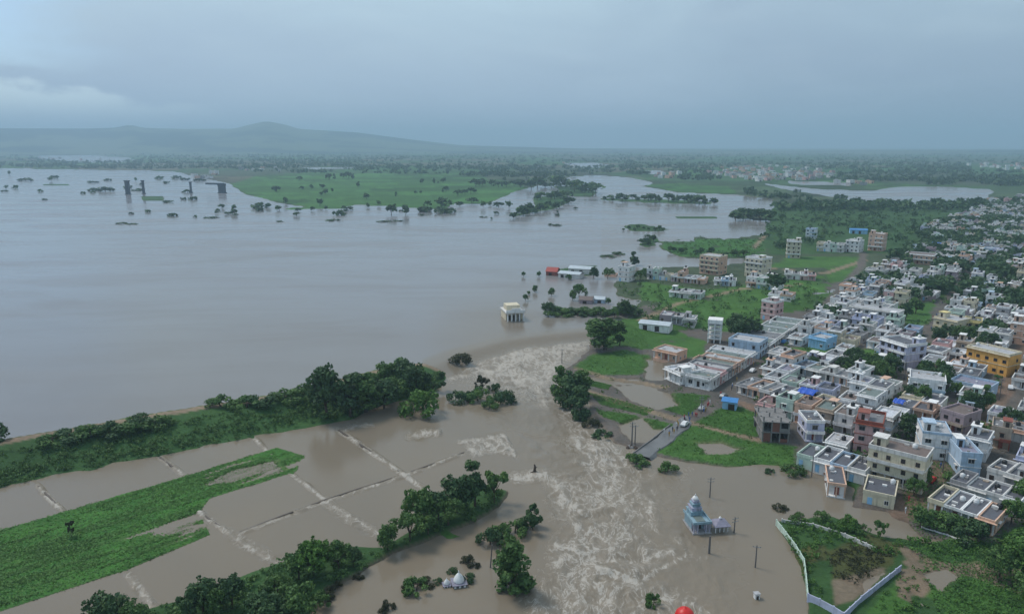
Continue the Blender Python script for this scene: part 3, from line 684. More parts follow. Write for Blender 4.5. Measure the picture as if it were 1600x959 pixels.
def tree(px_, py_, hpx, kind='round', leaf='leaf', label='', group='', z=None, wide=1.0, lod=None, name=None, cat=None, xy=None, hm=None, keep=False):
    """one tree whose foot is seen at a photo pixel; its height in metres follows from its distance"""
    global NTREE; NTREE += 1
    zz = -1.0 if py_ > 520 else 0.0
    if xy is None:
        for _ in range(2):
            x, y = G(px_, py_, zz); zz = ground_at(x, y)
    else: x, y = xy; zz = ground_at(x, y)
    rgm = math.hypot(x, y); h = hm or max(1.2, hpx * math.sqrt(rgm ** 2 + H * H) / F / math.cos(math.atan(H / rgm)))
    s = h / HGT[kind]
    if lod is None: lod = 0 if rgm < 420 else (1 if rgm < 900 else 2)
    if terr1(x, y) < wlev1(x, y) - .3 and kind != 'bush': s *= 1.22; zz -= .2 * h; wide *= .88
    elif kind in ('round', 'loose', 'spread'): zz -= .17 * h; s *= 1.18; wide *= .84
    var = NTREE % (4 if lod == 0 else 3)
    crown, trunk = proto(kind, var, lod, leaf)
    nm = name or ('shrub' if kind == 'bush' else 'tree')
    o = empty(nm, (x, y, zz), random.uniform(0, 6.28), (s * wide * random.uniform(.92, 1.08), s * wide * random.uniform(.92, 1.08), s))
    link('crown' if kind != 'bush' else 'foliage', crown, o); link('trunk' if kind != 'bush' else 'stem', trunk, o)
    tag(o, label, cat or ('shrub' if kind == 'bush' else 'tree'), group)
    return o

# --- trees one can tell apart, near to far: foot x, foot y, height in pixels, kind, leaf, width
ORD = ['first', 'second', 'third', 'fourth', 'fifth', 'sixth', 'seventh', 'eighth', 'ninth', 'tenth', 'eleventh', 'twelfth', 'thirteenth', 'fourteenth', 'fifteenth', 'sixteenth', 'seventeenth', 'eighteenth', 'nineteenth', 'twentieth']
def T(rows, label, group, rank=None, order=None):
    """trees of one set; rank: told apart by height, order: counted from a named end"""
    out = T0(rows, label, group); n_ = len(out)
    if rank is None and order is None and 2 <= n_ <= 12: rank = True
    if order:
        for i, o in enumerate(out): o['label'] = f'{ORD[i]} {order}'
    elif rank:
        idx = sorted(range(n_), key=lambda i: -out[i].scale[2] * HGT[rows[i][3] if len(rows[i]) > 3 else 'round'])
        for k_, i in enumerate(idx):
            o = out[i]; o['label'] = ('tallest ' if k_ == 0 else 'shortest ' if k_ == n_ - 1 else ORD[k_] + '-tallest ') + label
    return out
T0 = lambda rows, label, group: [tree(*r[:3], r[3] if len(r) > 3 else 'round', r[4] if len(r) > 4 else 'leaf', label, group, wide=r[5] if len(r) > 5 else 1.0) for r in rows]
tree(803, 926, 72, 'tall', 'leaf', 'dense leafy tree standing alone in the flood beside the two white domed shrines', '', wide=1.35)
g = 'trees on the scrub spur'
tree(742, 790, 66, 'tall', 'leaf_dark', 'tall two-lobed tree, highest of the clump at the tip of the scrub spur', g, wide=1.0)
T([(655, 822, 60, 'round', 'leaf'), (684, 812, 44, 'round', 'leaf_dark', 1.2), (715, 800, 55, 'round', 'leaf_dark', 1.2), (772, 785, 46, 'loose', 'leaf', 1.1), (700, 820, 34, 'spread', 'leaf', 1.2), (640, 845, 36, 'spread', 'leaf', 1.2), (606, 862, 36, 'round', 'leaf', 1.2), (668, 835, 32, 'round', 'leaf')],
  'leafy tree in the clump on the tip of the scrub spur', g)
T([(490, 900, 52, 'round', 'leaf_bright', 1.2), (466, 905, 40, 'round', 'leaf', 1.2)], 'bright green tree rising from the middle of the scrub spur', g)
T([(530, 888, 34, 'spread', 'leaf'), (552, 884, 30, 'round', 'leaf_dark')], 'low dark tree behind the bright green trees of the scrub spur', g)
T([(318, 957, 46, 'round', 'leaf_dark', 1.1), (362, 950, 44, 'round', 'leaf_dark'), (340, 962, 36, 'round', 'leaf'), (300, 968, 36, 'loose', 'leaf_dark'), (168, 985, 50, 'round', 'leaf_dark', 1.2), (208, 985, 36, 'round', 'leaf', 1.2), (470, 965, 44, 'round', 'leaf', 1.3), (432, 948, 36, 'spread', 'leaf', 1.1), (500, 950, 20, 'spread', 'leaf'), (410, 980, 40, 'spread', 'leaf_dark', 1.2)],
  'dark leafy tree at the root of the scrub spur below the rice field', g)
g = 'bushes standing in the flood'
T([(765, 852, 24, 'bush', 'leaf_dark'), (784, 842, 22, 'bush', 'leaf'), (805, 834, 22, 'bush', 'leaf', 1.1), (822, 826, 18, 'bush', 'leaf_dark')], '', g, order='bush of the drowned line counted towards the ragged tree')
tree(833, 830, 38, 'loose', 'leaf_dark', 'ragged young tree ending the line of bushes drowned beside the current', g)
T([(650, 924, 22, 'bush', 'leaf'), (666, 916, 13, 'bush', 'leaf_dry'), (636, 922, 10, 'bush', 'leaf_dry')], 'half-drowned bush left of the two white shrines in the flood', g)
T([(733, 882, 14, 'bush', 'leaf_dry'), (745, 887, 8, 'bush', 'leaf_dry'), (780, 868, 9, 'bush', 'leaf')], 'small dull bush poking out of the flood behind the white shrines', g)
T([(516, 930, 14, 'bush', 'leaf_dry', .7), (528, 920, 12, 'bush', 'leaf_dry', .7), (560, 905, 9, 'bush', 'leaf_dry'), (607, 952, 14, 'bush', 'leaf_dry', .8), (600, 958, 9, 'bush', 'leaf_dry'), (510, 938, 12, 'bush', 'leaf_dry')], 'withered bush drowned off the edge of the scrub spur', g)
tree(1020, 948, 22, 'bush', 'leaf', 'slim bush leaning in the white water beside the red dome', g, wide=.6)
tree(722, 568, 18, 'bush', 'leaf_dry', 'dull round bush alone in the white water under the breach', g, wide=1.5)
T([(717, 629, 20, 'bush', 'leaf_dark'), (747, 627, 22, 'bush', 'leaf', 1.1), (772, 612, 15, 'bush', 'leaf_dark'), (788, 629, 24, 'bush', 'leaf_dark'), (765, 639, 17, 'bush', 'leaf'), (799, 632, 11, 'bush', 'leaf_dark'), (733, 622, 12, 'bush', 'leaf_dark')], 'dark bush in the clump standing in the current below the breach', g)
tree(753, 612, 26, 'loose', 'leaf_dry', 'bare-looking thin tree behind the bush clump below the breach', g)
T([(1043, 738, 17, 'bush', 'leaf'), (993, 726, 16, 'bush', 'leaf', 1.4), (1203, 740, 9, 'bush', 'leaf_dark'), (1240, 741, 18, 'bush', 'leaf', 1.1), (1220, 797, 9, 'bush', 'leaf_dry', 1.4)], 'small round bush standing in calm brown flood near the green plots', g)
g = 'trees at the broken end of the bund'
tree(512, 652, 80, 'round', 'leaf_dark', 'large dark tree, tallest on the bund, at the water edge', g, wide=1.0)
T([(548, 652, 62, 'tall', 'leaf_dark', 1.4), (572, 645, 60, 'tall', 'leaf', 1.5), (600, 640, 48, 'round', 'leaf_dark', 1.2)], 'dark tree at the foot of the bund beside its tallest tree', g)
T([(605, 600, 42, 'round', 'leaf', 1.2), (636, 612, 52, 'round', 'leaf_dark', 1.2), (625, 590, 32, 'spread', 'leaf'), (580, 610, 30, 'spread', 'leaf', 1.2), (676, 612, 34, 'loose', 'leaf_dark', 1.3), (615, 630, 36, 'spread', 'leaf', 1.3), (650, 600, 34, 'round', 'leaf', 1.2)], 'leafy tree crowding the broken end of the bund', g)
tree(660, 648, 42, 'bush', 'leaf_bright', 'tall bright shrub leaning over the flood at the broken end of the bund', g, wide=.85)
T([(345, 640, 16, 'bush', 'leaf', 1.6), (385, 636, 17, 'bush', 'leaf', 1.8), (420, 630, 18, 'bush', 'leaf_dark', 1.8), (455, 624, 18, 'bush', 'leaf', 1.5), (478, 620, 20, 'bush', 'leaf')], '', 'bushes along the bund', order='lakeside bund bush counted from the bare gap towards the tallest bund tree')
T([(80, 690, 14, 'bush', 'leaf', 1.6), (110, 684, 15, 'bush', 'leaf_dark', 1.7), (140, 680, 17, 'bush', 'leaf', 1.7), (170, 676, 18, 'bush', 'leaf_dark', 1.6), (200, 670, 20, 'bush', 'leaf', 1.6), (228, 664, 20, 'bush', 'leaf_dark', 1.5), (252, 662, 17, 'bush', 'leaf', 1.3)], '', 'bushes along the bund', order='bush of the lakeside bund thicket counted from its outer end')
tree(0, 696, 24, 'bush', 'leaf_dark', 'dark bush on the lake edge of the bund, where a bare gap begins', 'bushes along the bund')
tree(112, 838, 22, 'loose', 'leaf_dry', 'lone scrubby sapling standing in the green rice field', '', wide=.6)
g = 'trees beside the breach'
T([(890, 640, 62, 'tall', 'leaf_dark', 1.25), (905, 655, 50, 'tall', 'leaf_dark', 1.3), (874, 618, 44, 'tall', 'leaf', 1.2), (906, 622, 44, 'tall', 'leaf', 1.3)], 'dark tree on the town side of the rapids', g)
tree(945, 546, 52, 'tall', 'leaf', 'big round-crowned tree on the grass at the town end of the breach', g, wide=2.1)
tree(968, 540, 38, 'tall', 'leaf_dark', 'slimmer dark tree behind the big round tree at the breach', g)
T([(925, 668, 14, 'bush', 'leaf_dry', 1.3), (942, 684, 14, 'bush', 'leaf_dark', 1.3), (912, 655, 12, 'bush', 'leaf_dark', 1.2)], 'low bush on the strip between rapids and flooded plots', g)
g = 'trees standing in the lake'
tree(857, 493, 22, 'round', 'leaf_dark', 'big ball-shaped tree in the lake at the end of a hedge', g, wide=1.4)
T([(821, 471, 12), (836, 457, 12), (862, 463, 14), (905, 465, 20, 'spread'), (826, 461, 7), (895, 470, 16)], 'dark tree crown-deep in the lake near the columned temple', g)
T([(975, 492, 26, 'round', 'leaf_dark', 1.2), (960, 496, 14, 'spread'), (990, 415, 22, 'tall', 'leaf_dark', 1.3), (974, 416, 10), (928, 436, 20, 'round', 'leaf_dark'), (950, 436, 16, 'spread'), (888, 438, 9, 'spread'), (1000, 438, 16, 'spread'), (842, 433, 10), (818, 433, 9), (1008, 432, 14), (950, 476, 12)], 'dark tree beside the lakeside houses and the long pale sheds', g)
hedge = [(868 + i * 11.5, 490 + random.uniform(-1, 2), random.uniform(9, 15), 'bush', random.choice(['leaf', 'leaf_dark']), 1.6) for i in range(11)]
T(hedge, '', 'bushes of the lake hedge', order='bush of the hedge counted from the ball-shaped tree in the lake')
T([(366, 328, 8), (433, 330, 9), (446, 318, 10, 'round', 'leaf_dark'), (500, 322, 12, 'round', 'leaf_dark', 1.2), (530, 337, 9, 'bush', 'leaf_dark', 1.3), (575, 325, 8), (592, 322, 9), (612, 336, 17, 'round', 'leaf_dark', 1.3), (634, 336, 16, 'round', 'leaf_dark'), (690, 322, 14, 'round', 'leaf_dark', 1.8), (668, 324, 10, 'spread'), (703, 322, 10), (737, 318, 10, 'spread', 'leaf_dark', 1.4),
   (755, 325, 11), (766, 322, 8), (795, 326, 13), (810, 332, 8), (768, 343, 4), (360, 335, 5, 'bush'), (340, 330, 4, 'bush'), (306, 312, 5), (231, 332, 5, 'bush'), (212, 284, 6), (248, 280, 5, 'bush'), (165, 300, 9, 'bush', 'leaf_dark', 1.4), (15, 274, 6), (25, 295, 5, 'bush'), (10, 296, 6), (80, 284, 7), (145, 302, 4, 'bush'), (205, 335, 4, 'bush', 'leaf_dark'), (270, 338, 5, 'bush', 'leaf_dark', 1.6), (305, 340, 4, 'bush'), (130, 303, 4, 'bush'), (63, 300, 4, 'bush'), (1012, 372, 6, 'bush', 'leaf_dark', 1.5)],
  'small dark tree or bush standing in the lake off the green far bank', g)
for (a, b, n_, hp, lab) in (((800, 340), (895, 318), 12, 12, 'dark tree on the crooked islet off the end of the green field'), ((864, 290), (936, 305), 12, 14, 'dark tree on the wooded islet at the mouth of the channel'), ((838, 312), (890, 310), 8, 14, 'dark tree on the crooked islet off the end of the green field'),
                        ((938, 312), (1118, 318), 20, 11, 'dark tree in the tree line across the upper lake counted from channel'), ((1146, 343), (1200, 343), 9, 14, 'dark tree in the clump at the point below the channel'), ((972, 360), (1040, 361), 9, 7, 'scrubby tree on the long low islet in the lake'),
                        ((1040, 392), (1180, 405), 14, 9, 'scrubby tree on the green lakeside marsh'), ((998, 386), (1025, 378), 4, 10, 'scrubby tree on the tiny islet near the marsh'), ((740, 290), (870, 295), 12, 13, 'dark tree bordering the green field by the channel')):
    rows = []
    for i in range(n_):
        t_ = (i + random.uniform(.1, .9)) / n_; rows.append((a[0] + (b[0] - a[0]) * t_, a[1] + (b[1] - a[1]) * t_ + random.uniform(-2.5, 2.5), hp * random.uniform(.6, 1.2), random.choice(['round', 'spread', 'round']), random.choice(['leaf', 'leaf_dark', 'leaf_dark']), 1.5))
    T(rows, lab, 'trees around the upper lake', order=lab if 'counted' in lab else None)
hr = random.Random(12); FT = []
for (a0, b0, a1, b1, n_) in ((420, 300, 560, 292, 6), (560, 312, 700, 300, 6), (620, 288, 790, 284, 8), (440, 284, 560, 279, 6), (700, 310, 760, 296, 5), (480, 312, 520, 300, 3)):
    for q in range(n_): t_ = hr.random(); FT.append((a0 + (a1 - a0) * t_, b0 + (b1 - b0) * t_ + hr.uniform(-1, 1), hr.uniform(4, 10), hr.choice(['round', 'tall', 'spread']), 'leaf_dark', hr.uniform(.9, 1.5)))
T(FT, 'small tree in the hedges of the green field on the far bank', 'field trees on the far bank')

T([(190, 350, 2.5, 'bush', 'leaf_dark', 4), (207, 351, 2.2, 'bush', 'leaf_dark', 4), (520, 345, 2.6, 'bush', 'leaf_dark', 5), (600, 347, 2.4, 'bush', 'leaf_dark', 6), (622, 346, 2.4, 'bush', 'leaf_dark', 4), (330, 341, 2.5, 'bush', 'leaf_dark', 5), (436, 347, 2.2, 'bush', 'leaf_dark', 4), (755, 340, 2.2, 'bush', 'leaf_dark', 4), (870, 353, 3, 'bush', 'leaf_dark', 3), (860, 352, 3, 'bush', 'leaf_dark', 2), (950, 402, 4, 'bush', 'leaf_dark', 4), (965, 398, 5, 'bush', 'leaf_dark', 2.5)], 'flat patch of drowned weeds floating in the open lake', 'weed patches in the lake')
lr = random.Random(3)
T([(lr.uniform(330, 900), lr.uniform(322, 338), lr.uniform(3, 9), lr.choice(['round', 'bush', 'spread']), 'leaf_dark', lr.uniform(1, 2)) for i in range(34)] + [(lr.uniform(0, 350), lr.uniform(278, 318), lr.uniform(2, 5), 'bush', 'leaf_dark', lr.uniform(1.2, 3)) for i in range(22)], 'drowned treetop or bush scattered along the flooded edge of the far bank', 'drowned treetops along the far bank')
# --- rice and grass standing out of the water: blades nobody could count
def blades(name, label, polys, zl, n, h0, h1, leaf, seed, clear=.03):
    r = np.random.default_rng(seed); P0 = []
    for poly in polys:
        xy, z, okk = sample_poly(poly, zl, n // len(polys), seed); wl = water_level(xy[:, 0], xy[:, 1]); k_ = (z > wl + clear) if name != 'rice' else (((z > wl + .02) & (r.uniform(0, 1, len(z)) < .16)) | ((z > wl - .16) & (streak(xy[:, 0] + 3, xy[:, 1] - 2) > .5) & (r.uniform(0, 1, len(z)) < .6))) & (sdf(GP(poly, zl), xy[:, 0], xy[:, 1]) > r.uniform(0, 1.6, len(z))); P0.append(np.column_stack([xy[k_], z[k_]]))
    P = np.concatenate(P0); m = len(P); V = []; 
    for q in range(2):
        a = r.uniform(0, math.pi, m); w = r.uniform(.07, .2, m); h = r.uniform(h0, h1, m); o = r.uniform(-.3, .3, (m, 2)); ln = r.uniform(-.4, .4, (m, 2))
        bx_, by_ = P[:, 0] + o[:, 0], P[:, 1] + o[:, 1]; c, s_ = np.cos(a) * w, np.sin(a) * w
        V.append(np.stack([np.column_stack([bx_ - c, by_ - s_, P[:, 2] - .05]), np.column_stack([bx_ + c, by_ + s_, P[:, 2] - .05]), np.column_stack([bx_ + c * .8 + ln[:, 0], by_ + s_ * .8 + ln[:, 1], P[:, 2] + h]), np.column_stack([bx_ - c * .7 + ln[:, 0], by_ - s_ * .7 + ln[:, 1], P[:, 2] + h * .9])], 1))
    V = np.concatenate(V).reshape(-1, 3); t_ = np.repeat(r.uniform(0, 1, len(V) // 4), 4)
    tag(link(name, mesh_np(name, V, np.arange(len(V)).reshape(-1, 4), M[leaf], {'tone': ('FLOAT', t_)})), label, 'grass', kind='stuff')
# --- masses of scrub and far wood nobody could count
def scatter_mass(name, label, pts, hts, nleaf, size, leaf, seed, wide=.55):
    """pts: foot x, y, z; each becomes a loose heap of leaf faces of that height"""
    Vs, Fs, Ts, off = [], [], [], 0
    r = random.Random(seed)
    for i, ((x, y, z), h) in enumerate(zip(pts, hts)):
        cl = [(x + r.uniform(-.5, .5) * h * wide * 1.5, y + r.uniform(-.5, .5) * h * wide * 1.5, z + h * r.uniform(.35, .72), h * r.uniform(.22, .36)) for _ in range(5)]
        V, Fq, t_ = leafcloud(cl, nleaf, size * h, seed + i, squash=.85)
        t_ = np.clip(t_ * .6 + r.uniform(-.1, .45), 0, 1)
        Vs.append(V); Fs.append(Fq + off); Ts.append(t_); off += len(V)
    me = mesh_np(name, np.concatenate(Vs), np.concatenate(Fs), M[leaf], {'tone': ('FLOAT', np.concatenate(Ts))})
    return tag(link(name, me), label, 'scrub', kind='stuff')
def sample_poly(poly, zl, n, seed):
    r = np.random.default_rng(seed); P = np.array(poly, float); out = []
    while sum(map(len, out)) < n:
        q = r.uniform(P.min(0), P.max(0), (n * 3, 2)); q = q[sdf(P, q[:, 0], q[:, 1]) > 0]; out.append(q)
    q = np.concatenate(out)[:n]; xy = np.array([G(a, b, zl) for a, b in q])
    z = terrain(xy[:, 0], xy[:, 1]); wl = water_level(xy[:, 0], xy[:, 1])
    return xy, z, z > wl + .02
def mass(name, label, poly, zl, n, h0, h1, nleaf, size, leaf, seed, wide=.55):
    xy, z, ok = sample_poly(poly, zl, n, seed); r = random.Random(seed)
    pts = [(a[0], a[1], zz - .15) for a, zz, k_ in zip(xy, z, ok) if k_]
    if pts: return scatter_mass(name, label, pts, [r.uniform(h0, h1) for _ in pts], nleaf, size, leaf, seed, wide)
mass('scrub', 'thick dark scrub covering the long slope of the bund', [(-40, 724), (270, 668), (480, 634), (620, 605), (680, 598), (690, 612), (640, 632), (560, 652), (480, 656), (270, 702), (0, 758), (-40, 768)], -.5, 620, .4, 1.5, 44, .2, 'leaf', 101, 1.2)
mass('scrub', 'darker bushes low on the long slope of the bund', [(-40, 742), (270, 684), (480, 642), (480, 656), (270, 702), (0, 758), (-40, 768)], -1.0, 190, .8, 1.9, 46, .17, 'leaf', 112, 1.0)
mass('scrub', 'thicket under the trees at the broken end of the bund', [(470, 640), (560, 612), (690, 585), (694, 612), (640, 634), (560, 654), (480, 657)], -.5, 200, 1.4, 3.4, 48, .17, 'leaf', 113, .8)
mass('scrub', 'tufts of growth just below the crest of the bund', [(-40, 714), (270, 660), (480, 628), (480, 636), (270, 670), (-40, 726)], 1.2, 120, .3, .8, 26, .24, 'leaf_bright', 102, .9)
mass('scrub', 'green scrub filling the spur between rice field and rapids', LAND[3][0][:18], -1.4, 520, .7, 2.0, 44, .18, 'leaf', 103, .9)
mass('scrub', 'tangled scrub inside the walled plot', [(1216, 812), (1300, 808), (1390, 842), (1420, 850), (1400, 870), (1330, 850), (1280, 850), (1262, 900), (1290, 930), (1265, 940), (1248, 880)], -1.6, 150, .5, 1.7, 44, .17, 'leaf_bright', 104, .9)
mass('scrub', 'olive weeds in the middle of the walled plot', [(1290, 865), (1350, 845), (1400, 860), (1380, 885), (1335, 912), (1300, 900)], -1.6, 160, .4, 1.0, 26, .22, 'leaf_dry', 105, 1.0)
mass('scrub', 'bright bushes along the track in front of the low terrace', [(1400, 838), (1480, 850), (1570, 848), (1610, 800), (1700, 800), (1700, 900), (1600, 880), (1540, 868), (1460, 870), (1410, 858)], -1.6, 170, .8, 2.2, 46, .17, 'leaf_bright', 106, .9)
mass('scrub', 'weedy hummocks on the muddy ground behind the walled plot', [(1350, 950), (1440, 880), (1500, 900), (1600, 900), (1640, 990), (1350, 990)], -1.6, 130, .4, 1.3, 40, .19, 'leaf_bright', 107, 1.0)
mass('scrub', 'scrub and hedges on the land above the town', [(1195, 352), (1215, 322), (1330, 318), (1560, 322), (1500, 345), (1420, 395), (1350, 362), (1220, 395), (1190, 372)], 0, 250, 3.0, 7.5, 30, .2, 'leaf_dark', 108, .8)
mass('scrub', 'lighter bushes and small fields hedges above the town', [(1195, 352), (1215, 322), (1330, 318), (1560, 322), (1500, 345), (1420, 395), (1350, 362), (1220, 395), (1190, 372)], 0, 240, 1.5, 4.5, 30, .2, 'leaf', 118, .9)
mass('scrub', 'reeds and low scrub over the green lakeside marsh', [(1036, 378), (1085, 371), (1190, 374), (1195, 402), (1110, 406), (1062, 401)], 0, 260, .8, 2.4, 24, .2, 'leaf', 109, 1.0)
mass('scrub', 'garden bushes on open land behind the lakeside houses', [(965, 448), (1060, 440), (1300, 440), (1290, 470), (1180, 500), (1120, 520), (1000, 500), (985, 478)], 0, 260, 1.0, 3.4, 30, .18, 'leaf', 110, .8)
mass('scrub', 'weeds over the green plots beside the town', [(895, 572), (975, 546), (1040, 600), (1110, 620), (1180, 650), (1245, 700), (1240, 726), (1070, 716), (1015, 704), (930, 640)], -1.4, 330, .25, .8, 22, .26, 'leaf_bright', 111, 1.4)
VILL = [GP(p) for p in ([(1100, 272), (1140, 263), (1185, 258), (1270, 264), (1312, 271), (1300, 284), (1240, 288), (1170, 288), (1125, 284)], [(1495, 254), (1640, 260), (1640, 270), (1520, 268)], [(1010, 272), (1064, 268), (1064, 282), (1030, 283)])]
def far_wood(label, poly, n, h0, h1, seed, clump=.5):
    P = np.array(poly, float); r = np.random.default_rng(seed); xy, z, ok = sample_poly(poly, 0, n, seed)
    nn = fbm(xy[:, 0] / 420, xy[:, 1] / 170, 3, seed); ok &= (nn > clump + .1) | (np.abs(nn - clump + .05) < .03)
    for vp in VILL: ok &= sdf(vp, xy[:, 0], xy[:, 1]) < 4
    pts = [(a[0], a[1], zz - .5) for a, zz, k_ in zip(xy, z, ok) if k_]
    scatter_mass('far_woodland', label, pts, list(r.uniform(h0, h1, len(pts))), 14, .36, 'leaf_dark', seed, .8)
far_wood('hazy woods across the plain on the left', [(-60, 234), (560, 234), (560, 262), (300, 266), (-60, 262)], 4200, 6, 14, 201, .5)
far_wood('hazy woods and hedgerows behind the green field', [(380, 236), (980, 236), (1000, 264), (860, 282), (700, 274), (400, 270)], 4200, 6, 14, 202, .5)
far_wood('woods around the distant village and pond', [(960, 237), (1640, 240), (1640, 292), (1460, 290), (1300, 284), (1180, 286), (1040, 280), (980, 272)], 5200, 6, 14, 203, .46)
far_wood('dark tree belt between pond and town', [(1160, 300), (1260, 303), (1330, 316), (1420, 322), (1530, 318), (1640, 310), (1640, 320), (1500, 332), (1200, 330)], 420, 6, 12, 204, .3)
blades('rice', 'bright young rice standing in the flooded field', [LAND[5][0]], -1.9, 90000, .08, .2, 'leaf_rice', 401)
blades('grass', 'rough grass over the green plots beside the town', [c_[0] for c_ in COVER[6:16]], -1.3, 22000, .06, .2, 'leaf_rice', 402, .08)
blades('grass', 'rough grass over the muddy ground behind the walled plot', [COVER[19][0][:2] + [(1700, 1000), (1480, 1000)] + COVER[19][0][4:]], -1.5, 12000, .08, .3, 'leaf_rice', 403, .08)
#PART3
# ------------------------------------------------------------------ houses
FOOT = []                                     # footprints (centre x, y, radius) of what already stands
WINDOWS = {}
def window_mesh(w, h, frame, shade):
    key = (round(w, 1), round(h, 1), frame, shade)
    if key not in WINDOWS:
        mb = MB(); t_ = .1
        mb.box(-w / 2, w / 2, -.06, .02, 0, t_); mb.box(-w / 2, w / 2, -.06, .02, h - t_, h); mb.box(-w / 2, -w / 2 + t_, -.06, .02, t_, h - t_); mb.box(w / 2 - t_, w / 2, -.06, .02, t_, h - t_)
        mb.box(-.03, .03, -.04, .02, t_, h - t_)
        if shade: mb.box(-w / 2 - .2, w / 2 + .2, -.55, .02, h + .1, h + .19)
        pn = MB(); pn.box(-w / 2 + .05, w / 2 - .05, -.022, .015, .05, h - .05)
        WINDOWS[key] = (mb.mesh('window', M[frame]), pn.mesh('pane', M['pane']))
    return WINDOWS[key]
TANKS = {}
def tank_mesh(c):
    if c not in TANKS:
        mb = MB(); mb.lathe([(.62, 0), (.66, .05), (.66, .4), (.69, .45), (.66, .5), (.66, .95), (.6, 1.1), (.25, 1.28), (.22, 1.36)], 12)
        TANKS[c] = mb.mesh('water_tank', M[c], True)
    return TANKS[c]
COLW = dict(white='white', cream='cream', peach='peach', pink='pink', lavender='lavender', paleblue='pale blue', palegreen='pale green', yellow='yellow', orange='orange', grey='grey', tan='tan', skyblue='sky blue', mauve='mauve', offwhite='off-white', brickred='brick-red', teal='teal', stone='stone grey')
def house(x, y, ang, w, d, st, wall, roof, place, label=None, name='house', group='houses of the town', r=None, porch=None, z=None, stair=None, tank=None, band=None, trim=None, cat='house', detail=True, fh=3.2, frontw=None):
    """flat-roofed house; x, y is its front left corner, the front runs along ang and faces to its right-hand side"""
    r = r or random.Random(int(x * 7 + y * 13)); ca_, sa_ = math.cos(ang), math.sin(ang)
    cx_, cy_ = x + ca_ * w / 2 - sa_ * d / 2, y + sa_ * w / 2 + ca_ * d / 2
    zz = (terr1(cx_, cy_) if z is None else z)
    FOOT.append((cx_, cy_, math.hypot(w, d) / 2, x, y, ang, w, d))
    root = empty(name, (x, y, zz - .1), ang)
    trim = trim or ('white' if wall not in ('white', 'offwhite') else r.choice(['offwhite', 'white', 'grey', 'peach', 'paleblue']))
    porch = (r.random() < .6) if porch is None else porch; stair = (r.random() < (.35 if st == 1 else .55)) if stair is None else stair
    tank = r.choice([None, 'tank_black', 'tank_white', 'tank_black']) if tank is None else tank
    top = st * fh + .15; pd = 1.5 if porch else 0.0
    mb = MB()
    mb.box(0, w, pd, d, -1.4, top - .004)
    if porch and st > 1: mb.box(0, w, .0, pd - .003, fh, top - .004)
    if porch: mb.box(0, w, 0, pd - .003, -1.4, .35)
    mb.build('wall', M[wall], root)
    rb = MB(); rb.box(.2, w - .2, .2, d - .2, top, top + .12); rb.build('roof', M[roof], root)
    ph = r.choice([.55, .8, 1.0]); pb = MB(); e = .12
    pb.box(-e, w + e, -e, .18, top - .18, top + ph); pb.box(-e, w + e, d - .18, d + e, top - .18, top + ph * .97); pb.box(-e, .18, .183, d - .183, top - .18, top + ph * .94); pb.box(w - .18, w + e, .183, d - .183, top - .18, top + ph * .96)
    if r.random() < .5: pb.box(-e - .5, w + e + .5, -e - .6, -e - .003, top - .22, top - .06)
    pb.build('parapet', M[wall if r.random() < .55 else trim], root)
    if porch:
        n_ = 3 if w > 8 else 2; cb = M[trim]
        for i in range(n_ + 1):
            c = MB(); xx = .02 + (w - .36) * i / n_; c.box(xx, xx + .32, .01, .33, .352, top - .2 if st == 1 else fh - .02); c.build('column', cb, root)
        dm = MB(); dm.box(w * .42, w * .42 + 1.15, pd - .06, pd + .02, .36, 2.5); dm.build('door', M[r.choice(['void', 'shutter', 'brickred'])], root)
    else:
        dm = MB(); dm.box(w * .15, w * .15 + 1.15, -.06, .02, .05, 2.3); dm.build('door', M[r.choice(['void', 'shutter', 'skyblue'])], root)
    shade = r.random() < .6; fr = r.choice(['white', 'offwhite', 'stone', 'shutter', trim])
    ww, wh = r.choice([(1.4, 1.3), (1.1, 1.3), (1.7, 1.4)]); wm, pm = window_mesh(ww, wh, fr, shade)
    def win(lx, ly, lz, rz):
        o = link('window', wm, root); o.location = (lx, ly, lz); o.rotation_euler = (0, 0, rz)
        link('pane', pm, o)
    if detail:
        for s_ in range(st):
            zb_ = s_ * fh + 1.05; fy = pd if (s_ == 0 and porch) else 0
            nfr = max(1, int(w / 3.2)); nsd = max(1, int(d / 4.2))
            for i in range(nfr):
                lx = w * (i + .5) / nfr + r.uniform(-.3, .3)
                if (s_ == 0 and porch and abs(lx - w * .42 - .6) < 1.4) or (s_ == 0 and not porch and abs(lx - w * .15 - .6) < 1.5): continue
                win(lx, fy, zb_, 0)
            for i in range(nsd):
                ly = pd + (d - pd) * (i + .5) / nsd + r.uniform(-.4, .4)
                if r.random() < .8: win(0, ly, zb_, -math.pi / 2)
                if r.random() < .6: win(w, ly, zb_, math.pi / 2)
            if s_ > 0:
                sb = MB(); sb.box(-.16, w + .16, -.16, d + .1, s_ * fh - .08, s_ * fh + .1); sb.build('floor_band', M[trim], root)
                if r.random() < (.75 if porch else .45):                         # balcony with a solid rail
                    bb = MB(); bw0, bw1 = (0.05, w - .05) if r.random() < .5 else (w * .45, w - .05); y0 = -1.15; y1 = -.17
                    bb.box(bw0, bw1, y0, y1, s_ * fh - .06, s_ * fh + .08); bb.box(bw0, bw1, y0, y0 + .1, s_ * fh + .083, s_ * fh + .95); bb.box(bw0, bw0 + .1, y0 + .103, y1, s_ * fh + .083, s_ * fh + .95); bb.box(bw1 - .1, bw1, y0 + .103, y1, s_ * fh + .083, s_ * fh + .95)
                    bb.build('balcony', M[trim], root)
    feat = []
